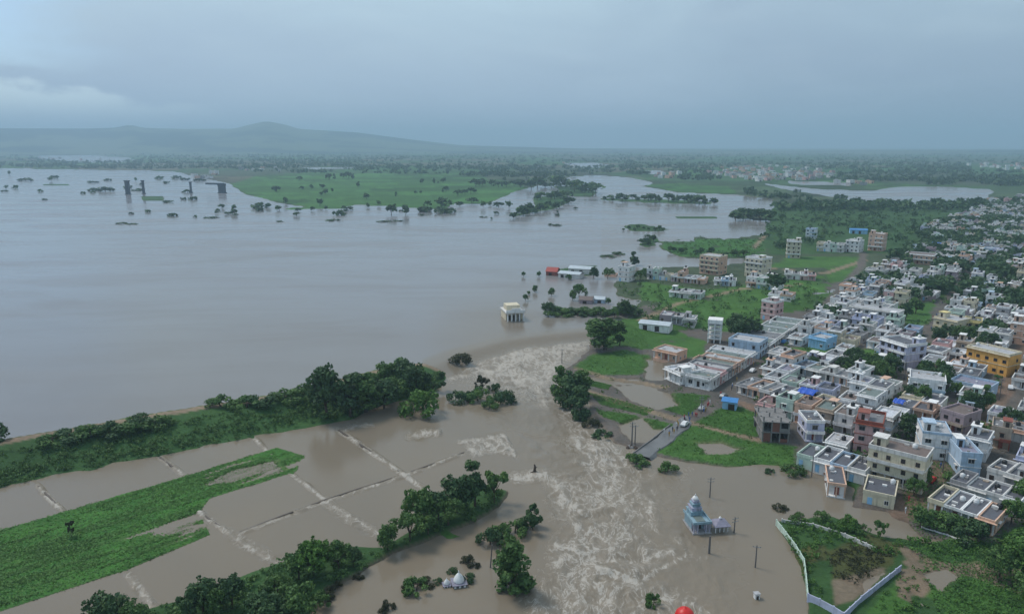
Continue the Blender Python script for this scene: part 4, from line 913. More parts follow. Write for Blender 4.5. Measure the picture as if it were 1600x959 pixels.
    if stair:
        sw, sdp = min(3.2, w * .4), min(4.0, d * .4); sx = r.choice([.35, w - sw - .35]); sy = r.uniform(.35, d - sdp - .35)
        sb = MB(); sb.box(sx, sx + sw, sy, sy + sdp, top + .12, top + 2.5); sr = sb.build('stair_room', M[wall], root)
        rb = MB(); rb.box(sx - .25, sx + sw + .25, sy - .25, sy + sdp + .25, top + 2.503, top + 2.68); rb.build('roof_slab', M[trim], sr)
        db = MB(); db.box(sx + sw * .3, sx + sw * .3 + .9, sy - .05, sy + .02, top + .15, top + 2.1); db.build('door', M['void'], sr)
        feat.append('roof stair room')
    if tank:
        tx, ty, tz = (r.uniform(1, w - 1), r.uniform(d * .55, d - 1), top + .12)
        if stair and sx - .7 < tx < sx + sw + .7 and sy - .7 < ty < sy + sdp + .7: tx, ty, tz = sx + sw / 2, sy + sdp / 2, top + 2.68
        o = link('water_tank', tank_mesh(tank), root); o.location = (tx, ty, tz)
        feat.append('black tank' if tank == 'tank_black' else 'white tank')
    if detail:
        for q in range(r.choice([1, 2, 3, 4])):
            cw = r.uniform(.35, .9); cl_ = r.uniform(.35, 1.6); tx, ty = r.uniform(.4, w - cl_ - .4), r.uniform(.4, d - cw - .4); cc = MB(); cc.box(tx, tx + cl_, ty, ty + cw, top + .1, top + r.uniform(.25, .8)); cc.build('roof_crate', M[r.choice(['offwhite', 'grey', 'stone', 'white', 'tan'])], root)
    if label is None:
        sto = {1: 'single-storey', 2: 'two-storey', 3: 'three-storey', 4: 'four-storey'}[st]
        rw = dict(roof_dark='dark', roof_grey='grey', roof_pale='pale', roof_lav='lilac', roof_brown='brown', roof_green='greenish', roof_white='white')[roof]
        for ft in ([f'{rw} roof'] + feat, [f'{rw} roof'] + feat[-1:], [f'{rw} roof'], []):
            label = f"{COLW[wall]} {sto} house{' with ' + ' and '.join(ft) if ft else ''} {place}"
            if len(label.replace('-', ' ').split()) <= 16: break
    tag(root, label, cat, group)
    return root
def row(p0, p1, n, depth, st, walls, roofs, place, zl=-1.2, seed=1, **kw):
    """a terrace of n houses whose front line is seen from pixel p0 to pixel p1"""
    a = G(*p0, zl); b = G(*p1, zl); L = np.hypot(*(b - a)); ang = math.atan2(b[1] - a[1], b[0] - a[0]); w = L / n; r = random.Random(seed)
    for i in range(n):
        q = a + (b - a) * (i / n); dd = depth * r.uniform(.9, 1.06); s_ = r.choice(st) if isinstance(st, (list, tuple)) else st
        house(q[0], q[1], ang, w - r.uniform(.05, .3), dd, s_, walls[i % len(walls)] if kw.get('seq') else r.choice(walls), r.choice(roofs), (f"{ORD[i]} from the {kw['frm']} " if kw.get('frm') else '') + place, r=random.Random(seed * 100 + i), **{k_: v for k_, v in kw.items() if k_ not in ('seq', 'frm')})
def single(p0, p1, depth, st, wall, roof, label, zl=-1.2, name='house', cat='house', **kw):
    a = G(*p0, zl); b = G(*p1, zl)
    return house(a[0], a[1], math.atan2(b[1] - a[1], b[0] - a[0]), float(np.hypot(*(b - a))), depth, st, wall, roof, '', label=label, name=name, cat=cat, **kw)
WH = ['white', 'white', 'offwhite', 'white', 'lavender', 'palegreen', 'cream', 'paleblue', 'white', 'cream', 'offwhite', 'pink']
# houses that stand out
single((1292, 775), (1320, 779), 11.5, 1, 'white', 'roof_dark', 'small white house with red-brown porch front, standing in the floodwater', zl=-1.9, porch=True, stair=False, tank='tank_white', trim='peach', z=-1.95, fh=3.6)
single((1347, 786), (1396, 797), 10.5, 1, 'cream', 'roof_dark', 'plain cream single-storey house beside the flood, dark roof with clutter', porch=False, stair=False, tank='tank_white', z=-1.75, zl=-1.7)
single((1352, 748), (1440, 772), 9, 3, 'cream', 'roof_brown', 'large cream three-storey house with long balconies above the dark-roofed terrace', porch=True, stair=True, tank='tank_white', trim='offwhite')
row((1244, 727), (1350, 758), 4, 10.5, 1, ['palegreen', 'white', 'offwhite', 'white'], ['roof_dark'], 'of the dark-roofed terrace', frm='flood end', zl=-1.4, seed=3, seq=True, porch=False, stair=False)
single((1258, 690), (1286, 691), 9, 2, 'lavender', 'roof_dark', 'lavender two-storey house with white rounded stair bay beside the brick shell', porch=True, stair=False, tank='tank_white', trim='white')
single((1332, 706), (1374, 714), 11, 3, 'pink', 'roof_grey', 'pale pink three-storey house with a brick-red vertical strip on its front', porch=False, stair=True, tank='tank_white', trim='brickred')
single((1437, 716), (1482, 722), 11, 2, 'white', 'roof_pale', 'big white house with bare side wall beside the earth street', porch=False, stair=True, tank='tank_white', fh=4.0, trim='paleblue')
single((1466, 672), (1502, 684), 10, 2, 'mauve', 'roof_brown', 'mauve-brown house with shuttered upper windows above the big white house', porch=True, stair=False, trim='tan')
single((1498, 745), (1530, 748), 12, 2, 'paleblue', 'roof_lav', 'pale blue two-storey house with arched white panels on the street corner', porch=False, stair=True, trim='white', tank='tank_white')
single((1545, 702), (1576, 708), 9, 2, 'tan', 'roof_grey', 'beige house with dark red roof room beside the earth street', porch=True, stair=True, trim='brickred', tank='tank_white')
row((1447, 803), (1553, 839), 4, 11, 1, ['cream', 'white', 'palegreen', 'peach'], ['roof_dark'], 'in the low terrace behind the garden hedge', zl=-1.4, seed=5, seq=True, porch=True, stair=False, fh=3.5)
row((1482, 771), (1592, 806), 4, 9, 1, ['offwhite', 'white', 'grey', 'offwhite'], ['roof_dark'], 'of the second terrace behind the hedge', frm='street end', seed=6, porch=False, stair=False)
row((1540, 752), (1630, 780), 3, 10, [1, 1, 2], ['offwhite', 'grey', 'cream'], ['roof_dark'], 'behind the pale blue corner house', frm='street end', seed=7)
single((1506, 577), (1571, 594), 9, 2, 'orange', 'roof_pale', 'bright orange two-storey building with cream roof edge', porch=False, stair=False, tank='tank_white', trim='cream', name='apartment_building', cat='building', fh=4.2)
single((1482, 614), (1543, 628), 10, 1, 'paleblue', 'roof_lav', 'house with broad purple-grey roof in front of the orange building', porch=True, stair=False, fh=3.6)
single((1418, 622), (1474, 630), 11, 2, 'white', 'roof_pale', 'white two-storey house with dark porch between street trees', porch=True, stair=False)
single((1456, 523), (1492, 531), 12, 2, 'cream', 'roof_pale', 'cream-yellow house with a yellow stair tower, plain front wall', porch=False, stair=True, trim='yellow', fh=3.8)
single((1505, 526), (1531, 529), 9, 2, 'yellow', 'roof_dark', 'lemon yellow house next to the cream-yellow house', porch=False, stair=False)
single((1574, 540), (1606, 545), 10, 3, 'peach', 'roof_grey', 'pink-peach three-storey house above the orange building', porch=False, stair=True)
single((1371, 568), (1412, 582), 11, 3, 'lavender', 'roof_dark', 'tall lavender-white house with square window frames beside a green plot', porch=True, stair=True, tank='tank_white')
single((1440, 574), (1468, 580), 9, 2, 'white', 'roof_dark', 'white house with a pink side wall by the tree-lined lane', porch=False, stair=False, trim='pink')
single((1325, 499), (1402, 511), 9, 2, 'white', 'roof_pale', 'long white two-storey block with small dark windows', porch=False, stair=False, trim='offwhite', name='apartment_building', cat='building')
single((1262, 545), (1289, 551), 10, 1, 'skyblue', 'roof_pale', 'sky blue house beside a green plot in the middle of the town', porch=False, stair=False, fh=4.4)
single((1021, 560), (1056, 568), 9, 1, 'peach', 'roof_pale', 'peach house with pale flat roof standing apart on the grass', porch=True, stair=False, fh=3.8)
row((1113, 611), (1180, 567), 7, 17, 1, ['white', 'pink', 'white', 'offwhite', 'peach', 'white', 'pink'], ['roof_pale', 'roof_green', 'roof_pale'], 'of the long white terrace', frm='flooded end', seed=11, seq=True, porch=True, stair=False, fh=3.9)
single((1038, 592), (1062, 603), 12, 1, 'white', 'roof_white', 'white arched-front house at the field end of the long white terrace', porch=True, stair=True, trim='white', fh=4.0)
single((1070, 604), (1108, 612), 8, 1, 'white', 'roof_white', 'white house with dark doorways beside the arched-front house', porch=True, stair=False, fh=3.8)
row((1185, 563), (1255, 513), 6, 14, [1, 1, 2], ['white', 'offwhite', 'paleblue', 'white'], ['roof_pale', 'roof_grey', 'roof_green'], 'of the upper lane terrace', frm='lower end', seed=12)
row((1150, 616), (1278, 652), 7, 12, 1, ['white', 'offwhite', 'white', 'cream'], ['roof_green', 'roof_dark', 'roof_grey'], 'of the terrace under the tarpaulin', frm='road end', seed=13, porch=True, stair=False)
row((1199, 577), (1392, 624), 9, 10.5, [1, 1, 1, 2], ['white', 'white', 'offwhite'], ['roof_grey', 'roof_dark', 'roof_green'], 'of the terrace behind the tarpaulin', frm='lane end', seed=14, porch=True)
single((1188, 499), (1210, 503), 9, 3, 'pink', 'roof_grey', 'narrow pink three-storey house in front of a dark tree', porch=False, stair=True)
single((1228, 404), (1250, 405), 10, 4, 'cream', 'roof_pale', 'cream four-storey block standing alone on the green field', zl=0, name='apartment_building', cat='building', porch=False, stair=True, fh=3.3)
single((1092, 428), (1122, 432), 12, 4, 'peach', 'roof_pale', 'peach block with long balconies beside the lake inlet', zl=0, name='apartment_building', cat='building', porch=True, stair=False, trim='cream', fh=3.2)
single((1163, 432), (1190, 436), 12, 4, 'cream', 'roof_pale', 'cream-white stepped four-storey block among the lakeside houses', zl=0, name='apartment_building', cat='building', porch=False, stair=True)
single((965, 440), (982, 442), 10, 3, 'white', 'roof_pale', 'white three-storey house at the edge of the lake', zl=0, porch=False, stair=True)
single((945, 431), (962, 432), 8, 1, 'white', 'roof_grey', 'low white house behind dark trees at the lake edge', zl=0, porch=False, stair=False)
single((1355, 392), (1378, 394), 12, 4, 'peach', 'roof_pale', 'tall peach and white block with stacked balconies above the green field', zl=0, name='apartment_building', cat='building', porch=True, stair=True, trim='white', fh=3.6)
single((1320, 394), (1341, 396), 12, 3, 'white', 'roof_pale', 'white three-storey house left of the peach and white block', zl=0, porch=False, stair=True)
single((1258, 374), (1273, 375), 10, 3, 'white', 'roof_pale', 'small white tower house amid scrub above the green field', zl=0, porch=False, stair=False)
single((1412, 412), (1458, 416), 14, 2, 'peach', 'roof_brown', 'long salmon two-storey block with dark arches', zl=0, porch=True, name='apartment_building', cat='building', stair=False, fh=3.6)
row((1010, 437), (1048, 440), 4, 9, [1, 2], ['cream', 'palegreen', 'offwhite', 'white'], ['roof_pale'], 'in the lakeside row next to the white lake house', zl=0, seed=21)
row((1048, 441), (1100, 446), 5, 10, [1, 2], ['peach', 'pink', 'white', 'mauve'], ['roof_pale', 'roof_grey'], 'in the pinkish lakeside row below the peach block', zl=0, seed=22)
row((1165, 450), (1215, 456), 3, 12, [1, 2], WH, ['roof_pale', 'roof_lav'], 'below the stepped block among lakeside houses', zl=0, seed=23); row((1225, 437), (1275, 440), 4, 12, [1, 2, 1], WH, ['roof_pale', 'roof_grey'], 'beside the large dark tree on the open land', zl=0, seed=24)
row((1115, 447), (1150, 449), 3, 10, 1, WH, ['roof_pale', 'roof_grey'], 'between the lakeside rows', zl=0, seed=25); row((1045, 465), (1095, 470), 3, 10, 1, ['palegreen', 'offwhite', 'grey'], ['roof_pale', 'roof_grey'], 'on the open land behind the lakeside rows', zl=0, seed=26)
row((1200, 470), (1236, 474), 2, 12, 1, ['white', 'offwhite'], ['roof_pale'], 'alone by the lane on the open land', zl=0, seed=27); row((1030, 507), (1085, 512), 3, 11, 1, ['offwhite', 'grey', 'mauve'], ['roof_pale', 'roof_grey'], 'next to the white concrete frame tower', zl=-.6, seed=28)
row((1275, 393), (1318, 396), 4, 12, [1, 2], WH, ['roof_pale', 'roof_grey'], 'at the top of the green field', zl=0, seed=29)

_a = G(1211, 691, -1.3); FOOT.append((_a[0] + 4.5, _a[1] + 5, 9.5))
# the rest of the town: terraces on a grid of lanes
TOWN = GP([(1190, 566), (1262, 482), (1330, 452), (1380, 425), (1400, 405), (1440, 385), (1440, 362), (1530, 330), (1640, 312), (1680, 420), (1680, 700), (1640, 800), (1560, 720), (1480, 765), (1440, 750), (1350, 740), (1275, 702), (1240, 660), (1180, 640)], -.8)
UA = math.radians(48); U = np.array([math.cos(UA), math.sin(UA)]); Vv = np.array([math.sin(UA), -math.cos(UA)])
LANES = [t_[0] for t_ in TRACKS[-3:]]
GREEN = [GP(p, -1) for p in ([(1232, 545), (1300, 540), (1300, 560), (1240, 568)], [(1395, 480), (1460, 470), (1455, 505), (1420, 520)], [(1340, 548), (1372, 548), (1372, 570), (1340, 570)], [(1545, 598), (1570, 600), (1560, 640), (1540, 630)], [(1420, 415), (1460, 418), (1450, 440), (1420, 435)])]
LM = [((1540, 585), 'near the bright orange building'), ((1480, 520), 'near the cream-yellow house'), ((1360, 505), 'near the long white block'), ((1275, 540), 'near the sky blue house'), ((1390, 570), 'near the tall lavender-white house'),
      ((1440, 405), 'near the long salmon block'), ((1470, 375), 'near the blue-sheeted house'), ((1560, 340), 'at the wooded top of the town'), ((1590, 420), 'in the crowded upper town'), ((1370, 650), 'near the pale pink house'), ((1450, 620), 'near the white house with the dark porch'), ((1590, 540), 'near the pink-peach house'), ((1310, 475), 'at the lakeward edge of the town'), ((1560, 680), 'near the beige house with the red roof room'), ((1530, 460), 'in the middle of the upper town')]
LMG = [(G(*p, -1), s_) for p, s_ in LM]
def clash(x, y, ang, w, d, m=.22):
    c, s_ = math.cos(ang), math.sin(ang); mine = [(x + c * a_ - s_ * b_, y + s_ * a_ + c * b_) for a_, b_ in ((0, 0), (w, 0), (w, d), (0, d), (w / 2, d / 2), (w / 2, 0), (w / 2, d), (0, d / 2), (w, d / 2))]
    for f in FOOT:
        if math.hypot(f[0] - mine[4][0], f[1] - mine[4][1]) > f[2] + math.hypot(w, d) / 2 + m: continue
        if len(f) == 3: return True
        fx, fy, fa, fw, fd = f[3:]; c2, s2 = math.cos(fa), math.sin(fa)
        for px_, py_ in mine:
            lx = c2 * (px_ - fx) + s2 * (py_ - fy); ly = -s2 * (px_ - fx) + c2 * (py_ - fy)
            if -m < lx < fw + m and -m < ly < fd + m: return True
        for a_, b_ in ((0, 0), (fw, 0), (fw, fd), (0, fd), (fw / 2, fd / 2)):
            qx_, qy_ = fx + c2 * a_ - s2 * b_, fy + s2 * a_ + c2 * b_; lx = c * (qx_ - x) + s_ * (qy_ - y); ly = -s_ * (qx_ - x) + c * (qy_ - y)
            if -m < lx < w + m and -m < ly < d + m: return True
    return False
cand = []
vv = -600.0
base_pt = G(1300, 560, -1)
ur = random.Random(55)
for iu in range(-24, 92):
    for iv in range(-36, 54):
        rgf = 1.0
        for off in ((0, 0), (5.8, 3.2)): cand.append(tuple(base_pt + U * (iu * 11.6 + off[0]) + Vv * (iv * 6.5 + off[1])))
        p = base_pt + U * (iu * 11.6 + (0 if iu % 2 else 1.6)) + Vv * (iv * 6.5 + ur.uniform(-.3, .3))
        cand.append((p[0], p[1]))
cand = np.array([(c[0], c[1]) for c in cand]); din = sdf(TOWN, cand[:, 0], cand[:, 1]); dl = np.min([pdist(l, cand[:, 0], cand[:, 1])[0] for l in LANES], 0); dg = np.max([sdf(g_, cand[:, 0], cand[:, 1]) for g_ in GREEN], 0)
pxs_, pys_ = to_px(cand[:, 0], cand[:, 1], 2.0)
ok = (din > 2) & (dl > 4.6) & (dg < -2) & (pxs_ < 1625) & (pys_ < 830)
order = np.argsort(np.hypot(cand[:, 0], cand[:, 1])); nfill = 0; TREESPOTS = []; FARBOX = []
FR = random.Random(77)
for i in order:
    if not ok[i]: continue
    x, y = cand[i]; rgm = math.hypot(x, y)
    gap = fbm(np.array([x / 38]), np.array([y / 38]), 3, 5)[0]
    if gap > (.70 if rgm < 430 else .60) or FR.random() < (.03 if rgm < 480 else .30):
        if not clash(x - 1.5, y - 1.5, 0, 3, 3): TREESPOTS.append((x, y))
        continue
    ang = UA - math.pi / 2 + FR.uniform(-.04, .04); w = 6.4 * FR.uniform(.84, 1.0); d = 9.6 * FR.uniform(.8, 1.06); st = FR.choice([1, 1, 1, 2, 2, 1] if rgm > 330 else [1, 1, 2, 1, 1])
    corner = np.array([x, y]) - np.array([math.cos(ang), math.sin(ang)]) * w / 2 - np.array([-math.sin(ang), math.cos(ang)]) * d / 2
    if clash(corner[0], corner[1], ang, w, d): continue
    wall = FR.choice(WH + ['white', 'white', 'white'] + ['white', 'offwhite', 'grey', 'offwhite', 'tan', 'peach', 'grey', 'mauve']); roof = FR.choice(['roof_dark', 'roof_grey', 'roof_pale', 'roof_lav', 'roof_green', 'roof_brown', 'roof_grey', 'roof_white', 'roof_dark'])
    if nfill < 270:
        pl = min(LMG, key=lambda q: np.hypot(*(q[0] - np.array([x, y]))))[1]
        house(corner[0], corner[1], ang, w, d, st, wall, roof, pl, detail=True); nfill += 1
    else: FARBOX.append((corner, ang, w, d, st, wall, roof))
print('FILL', nfill, 'FAR', len(FARBOX), 'TREES', len(TREESPOTS), 'FOOT', len(FOOT))
# roofs of the upper town beyond the houses one can pick out, and of the village across the pond
def box_mass(items, name, label):
    root = None; mats = sorted({i[5] for i in items} | {i[6] for i in items}) + ['pane', 'tank_black', 'tank_white']; mb = {m_: MB() for m_ in mats}
    for corner, ang, w, d, st, wall, roof in items:
        z0 = terr1(*corner); top = st * 3.2 + .1
        def put(m_, *b):
            n0 = len(mb[m_].v); mb[m_].box(*b); c, s_ = math.cos(ang), math.sin(ang)
            for k_ in range(n0, len(mb[m_].v)):
                vx, vy, vz = mb[m_].v[k_]; mb[m_].v[k_] = (corner[0] + c * vx - s_ * vy, corner[1] + s_ * vx + c * vy, z0 + vz)
        FOOT.append((corner[0] + math.cos(ang) * w / 2 - math.sin(ang) * d / 2, corner[1] + math.sin(ang) * w / 2 + math.cos(ang) * d / 2, math.hypot(w, d) / 2, corner[0], corner[1], ang, w, d))
        hv = hash2(np.array([corner[0]]), np.array([corner[1]]), 3)[0]
        put(wall, 0, w, 0, d, -.5, top); put(roof, .2, w - .2, .2, d - .2, top + .003, top + .1)
        put(wall, -.1, w + .1, -.1, .18, top - .2, top + .75); put(wall, -.1, w + .1, d - .18, d + .1, top - .2, top + .73); put(wall, -.1, .18, .183, d - .183, top - .2, top + .7); put(wall, w - .18, w + .1, .183, d - .183, top - .2, top + .72)
        if hv > .45: put(wall, w * .1, w * .45, d * .5, d * .85, top + .103, top + 2.4); put(roof, w * .06, w * .49, d * .46, d * .89, top + 2.403, top + 2.55)
        if hv < .6: put('tank_black' if hv < .3 else 'tank_white', w * .65, w * .82, d * .6, d * .72, top + .103, top + 1.3)
        if hv > .3: put('pane', w * .3, w * .75, -.04, .02, .1, 2.4)
        for s2 in range(st):
            for q in (.2, .62): put('pane', w * q, w * q + 1.4, -.03, .02, s2 * 3.2 + 1, s2 * 3.2 + 2.3)
            put('pane', -.03, .02, d * .4, d * .4 + 1.3, s2 * 3.2 + 1, s2 * 3.2 + 2.3)
    me = bpy.data.meshes.new(name); V = []; Fc = []; mi = []
    for j, m_ in enumerate(mats):
        n0 = len(V); V += mb[m_].v; Fc += [tuple(n0 + k_ for k_ in f) for f in mb[m_].f]; mi += [j] * len(mb[m_].f); me.materials.append(M[m_])
    me.from_pydata(V, [], Fc); me.polygons.foreach_set('material_index', mi); me.update()
    return tag(link(name, me), label, 'houses', kind='stuff')
vr = random.Random(5)
for (poly, n_) in (([(1105, 270), (1140, 263), (1185, 258), (1270, 264), (1308, 271), (1300, 280), (1240, 284), (1170, 284), (1130, 280)], 150), ([(1015, 272), (1060, 268), (1062, 278), (1035, 280)], 10), ([(1495, 254), (1600, 258), (1640, 262), (1640, 268), (1540, 266)], 34), ([(870, 255), (905, 256), (900, 264)], 6), ([(40, 246), (200, 244), (210, 252), (60, 254)], 16), ([(290, 272), (345, 272), (340, 284), (300, 282)], 8), ([(365, 266), (440, 262), (440, 270)], 8), ([(1280, 287), (1360, 286), (1365, 291)], 7), ([(1540, 318), (1600, 310), (1610, 325), (1540, 330)], 8)):
    xy, z, okk = sample_poly(poly, 0, n_, 9 + n_)
    for a_, k_ in zip(xy, okk):
        FARBOX.append(((a_[0], a_[1]), vr.uniform(0, 1.5), vr.uniform(9, 16), vr.uniform(9, 16), vr.choice([1, 2, 2, 3]), vr.choice(['white', 'offwhite', 'pink', 'peach', 'white', 'grey']), vr.choice(['roof_white', 'roof_pale', 'roof_brown', 'roof_pale'])))
box_mass(FARBOX, 'distant_houses', 'pale houses packed in the far upper town and the villages beyond')
# trees in the gaps of the town
tl = 'street tree among the houses '
TREESPOTS = [s_ for s_ in TREESPOTS if to_px(s_[0], s_[1], 0)[0] < 1620]
for i, (x, y) in enumerate(TREESPOTS[:34]):
    pl = min(LMG, key=lambda q: np.hypot(*(q[0] - np.array([x, y]))))[1]
    tree(0, 0, 0, random.choice(['round', 'round', 'spread', 'tall']), random.choice(['leaf', 'leaf_dark']), 'leafy tree between houses ' + pl, 'trees among the houses', xy=(x, y), hm=random.uniform(5, 9.5))
pts = [(x, y, terr1(x, y) - .2) for x, y in TREESPOTS[34:]]
if len(pts) > 3: scatter_mass('scrub', 'trees and gardens between the far upper houses', pts, [random.uniform(5, 10) for _ in pts], 60, .2, 'leaf_dark', 301, .7)
xy, z_, ok_ = sample_poly([tuple(to_px(p[0], p[1], -.8)) for p in TOWN], -.8, 1500, 71); gp = []
for (x, y), z1 in zip(xy, z_):
    if fbm(np.array([x / 14]), np.array([y / 14]), 2, 8)[0] > .46 and not clash(x - .6, y - .6, 0, 1.2, 1.2, .2) and pdist(LANES[0], np.array([x]), np.array([y]))[0][0] > 2.5: gp.append((x, y, z1 - .1))
scatter_mass('scrub', 'yard bushes and weeds in the gaps between the town houses', gp, [random.uniform(.8, 3.2) for _ in gp], 40, .18, 'leaf', 302, .8)
T([(1152, 530, 40, 'round', 'leaf_dark', 1.3), (1172, 528, 34, 'round', 'leaf_dark', 1.2)], 'big dark tree beside the white concrete frame tower', 'trees among the houses')
tree(1212, 458, 30, 'round', 'leaf_dark', 'big dark dome-shaped tree on the open land by the lane', 'trees among the houses', wide=1.6)
T([(1432, 560, 34, 'tall', 'leaf_dark'), (1470, 612, 30, 'round', 'leaf'), (1440, 632, 30, 'round', 'leaf'), (1420, 626, 24, 'round', 'leaf_dark'), (1515, 650, 36, 'round', 'leaf_dark'), (1538, 640, 34, 'tall', 'leaf'), (1414, 500, 26, 'round', 'leaf_dark'), (1430, 490, 24, 'round', 'leaf')], 'dark tree along the tree-lined lane through the town', 'trees among the houses')
T([(1440, 760, 30, 'round', 'leaf', 1.1), (1428, 775, 22, 'spread', 'leaf')], 'tree by the earth street across from the pale blue corner house', 'trees among the houses')
T([(1438, 824, 30, 'round', 'leaf', 1.0), (1468, 822, 20, 'bush', 'leaf', 1.2), (1490, 828, 20, 'bush', 'leaf', 1.2), (1510, 840, 28, 'bush', 'leaf_dark', 1.2), (1580, 818, 34, 'round', 'leaf', 1.1), (1600, 790, 34, 'round', 'leaf', 1.1)], 'garden tree in front of the low terrace', 'garden trees of the low terrace')
T([(1600, 905, 50, 'round', 'leaf_bright', 1.2), (1560, 900, 34, 'spread', 'leaf', 1.0), (1610, 940, 40, 'round', 'leaf', 1.2), (1590, 870, 34, 'round', 'leaf_bright', 1.3)], 'bright tree on the bank behind the muddy ground', 'bank trees')
T([(1325, 826, 18, 'bush', 'leaf_bright'), (1345, 832, 14, 'bush', 'leaf'), (1375, 838, 22, 'loose', 'leaf'), (1285, 812, 12, 'bush', 'leaf'), (1246, 812, 12, 'bush', 'leaf')], 'shrub along the far side of the walled plot', 'shrubs of the walled plot')

# ------------------------------------------------------------------ single structures
# unfinished brick shell
a = G(1190, 690, -1.3); b = G(1232, 692, -1.3); ang = math.atan2(b[1] - a[1], b[0] - a[0]); w = float(np.hypot(*(b - a))); d = 13; zz = terr1(*a)
root = empty('unfinished_building', (a[0], a[1], zz), ang); tag(root, 'unfinished grey concrete shell with raw brick infill on the grass', 'building')
for ix in range(4):
    for iy in range(4):
        c = MB(); xx = (w - .4) * ix / 3; yy = (d - .4) * iy / 3; c.box(xx, xx + .4, yy, yy + .4, -1, 8.4 - (1.2 if (ix + iy) % 2 else 0)); c.build('column', M['concrete'], root)
for s_ in (1, 2):
    c = MB(); c.box(-.3, w + .3, -.3, d + .3, s_ * 3.4 - .2, s_ * 3.4 + .05); c.build('floor_slab', M['concrete'], root)
for s_ in range(2):
    for ix in range(3):
        for yy in (.1, d - .35):
            if (ix + s_) % 3 == 1: continue
            c = MB(); c.box((w - .4) * ix / 3 + .42, (w - .4) * (ix + 1) / 3 - .02, yy, yy + .22, s_ * 3.4 + .06, s_ * 3.4 + (3.1 if ix != 2 else 1.2)); c.build('brick_infill', M['brick'] if (ix + s_) % 2 == 0 else M['concrete'], root)
    for xx in (.08, w - .3):
        c = MB(); c.box(xx, xx + .22, .42, d * .66, s_ * 3.4 + .06, s_ * 3.4 + 3.1); c.build('brick_infill', M['concrete'], root)
FOOT.append((a[0] + 6, a[1] + 6, 9))
# white concrete frame tower
a = G(1105, 536, -1); b = G(1128, 538, -1); w = float(np.hypot(*(b - a))); ang = math.atan2(b[1] - a[1], b[0] - a[0])
root = empty('frame_tower', (a[0], a[1], terr1(*a)), ang, (.9, .9, .74)); tag(root, 'white open concrete frame tower of four tiers with a solid top', 'tower')
for ix in range(3):
    for iy in range(3):
        c = MB(); xx = (w - .5) * ix / 2; yy = (w - .5) * iy / 2; c.box(xx, xx + .5, yy, yy + .5, -1, 12.6); c.build('column', M['whitewash'], root)
for s_ in range(1, 5):
    c = MB(); c.box(-.15, w + .15, -.15, w + .15, s_ * 2.9 - .25, s_ * 2.9 + .12); c.build('floor_slab', M['whitewash'], root)
c = MB(); c.box(-.3, w + .3, -.3, w + .3, 12.603, 15.2); c.build('tank_top', M['white'], root)
# long pale sheds, red-roofed hut, low wall shed by the lake
def shed(p0, p1, depth, h, roofm, wallm, label, zl=0.0, rise=1.2, name='shed'):
    a = G(*p0, zl); b = G(*p1, zl); w = float(np.hypot(*(b - a))); ang = math.atan2(b[1] - a[1], b[0] - a[0])
    root = empty(name, (a[0], a[1], max(terr1(*a), wlev1(*a) - .3)), ang); tag(root, label, 'shed')
    c = MB(); c.box(0, w, 0, depth, -1, h); c.build('wall', M[wallm], root)
    for s_ in (0, 1):
        y0, y1 = (-.5, depth / 2) if s_ == 0 else (depth + .5, depth / 2)
        nseg = max(2, int(w / 3))
        for i in range(nseg):
            c = MB(); x0 = -.4 + (w + .8) * i / nseg; x1 = -.4 + (w + .8) * (i + 1) / nseg - .04
            lo, hi = h + .02, h + rise
            c.quad((x0, y0, lo), (x1, y0, lo), (x1, y1, hi), (x0, y1, hi)); c.quad((x0, y0, lo + .08), (x0, y1, hi + .08), (x1, y1, hi + .08), (x1, y0, lo + .08)); c.quad((x0, y0, lo), (x0, y0, lo + .08), (x1, y0, lo + .08), (x1, y0, lo))
            c.build('roof_sheet', M[roofm], root)
    for i in range(max(1, int(w / 6))):
        c = MB(); xx = 2 + i * 6; c.box(xx, xx + 2.2, -.05, .02, -.6, h * .75); c.build('doorway', M['void'], root)
    FOOT.append((a[0], a[1], w / 2)); return root
shed((872, 433), (905, 436), 9, 3.2, 'tin', 'offwhite', 'long pale sheet-roofed shed by the red-roofed hut')
shed((888, 428), (924, 430), 12, 3.8, 'tin', 'offwhite', 'larger pale shed behind the one by the red-roofed hut')
shed((853, 430), (870, 431), 8, 3.0, 'redtin', 'brickred', 'hut with a red roof standing in the lake', rise=2.6, name='hut')
shed((998, 516), (1045, 521), 8, 2.8, 'tin', 'white', 'long white shed beside the big dark shrub near the breach', zl=-.6, rise=.9)
shed((1328, 366), (1355, 367), 12, 4, 'bluepaint', 'skyblue', 'blue-roofed shed at the edge of the scrub above town', rise=1.0)
shed((905, 474), (925, 475), 7, 2.4, 'roof_brown', 'mauve', 'brown-roofed hut drowned to its eaves under lake trees', rise=1.6, name='hut'); shed((928, 473), (944, 474), 6, 2.4, 'tin', 'paleblue', 'pale tin-roofed hut drowned beside the brown-roofed hut', rise=1.3, name='hut')
root = shed((1128, 640), (1150, 643), 4.5, 2.9, 'bluepaint', 'skyblue', 'small blue pump shed beside the wet road', zl=-1.3, rise=.7)
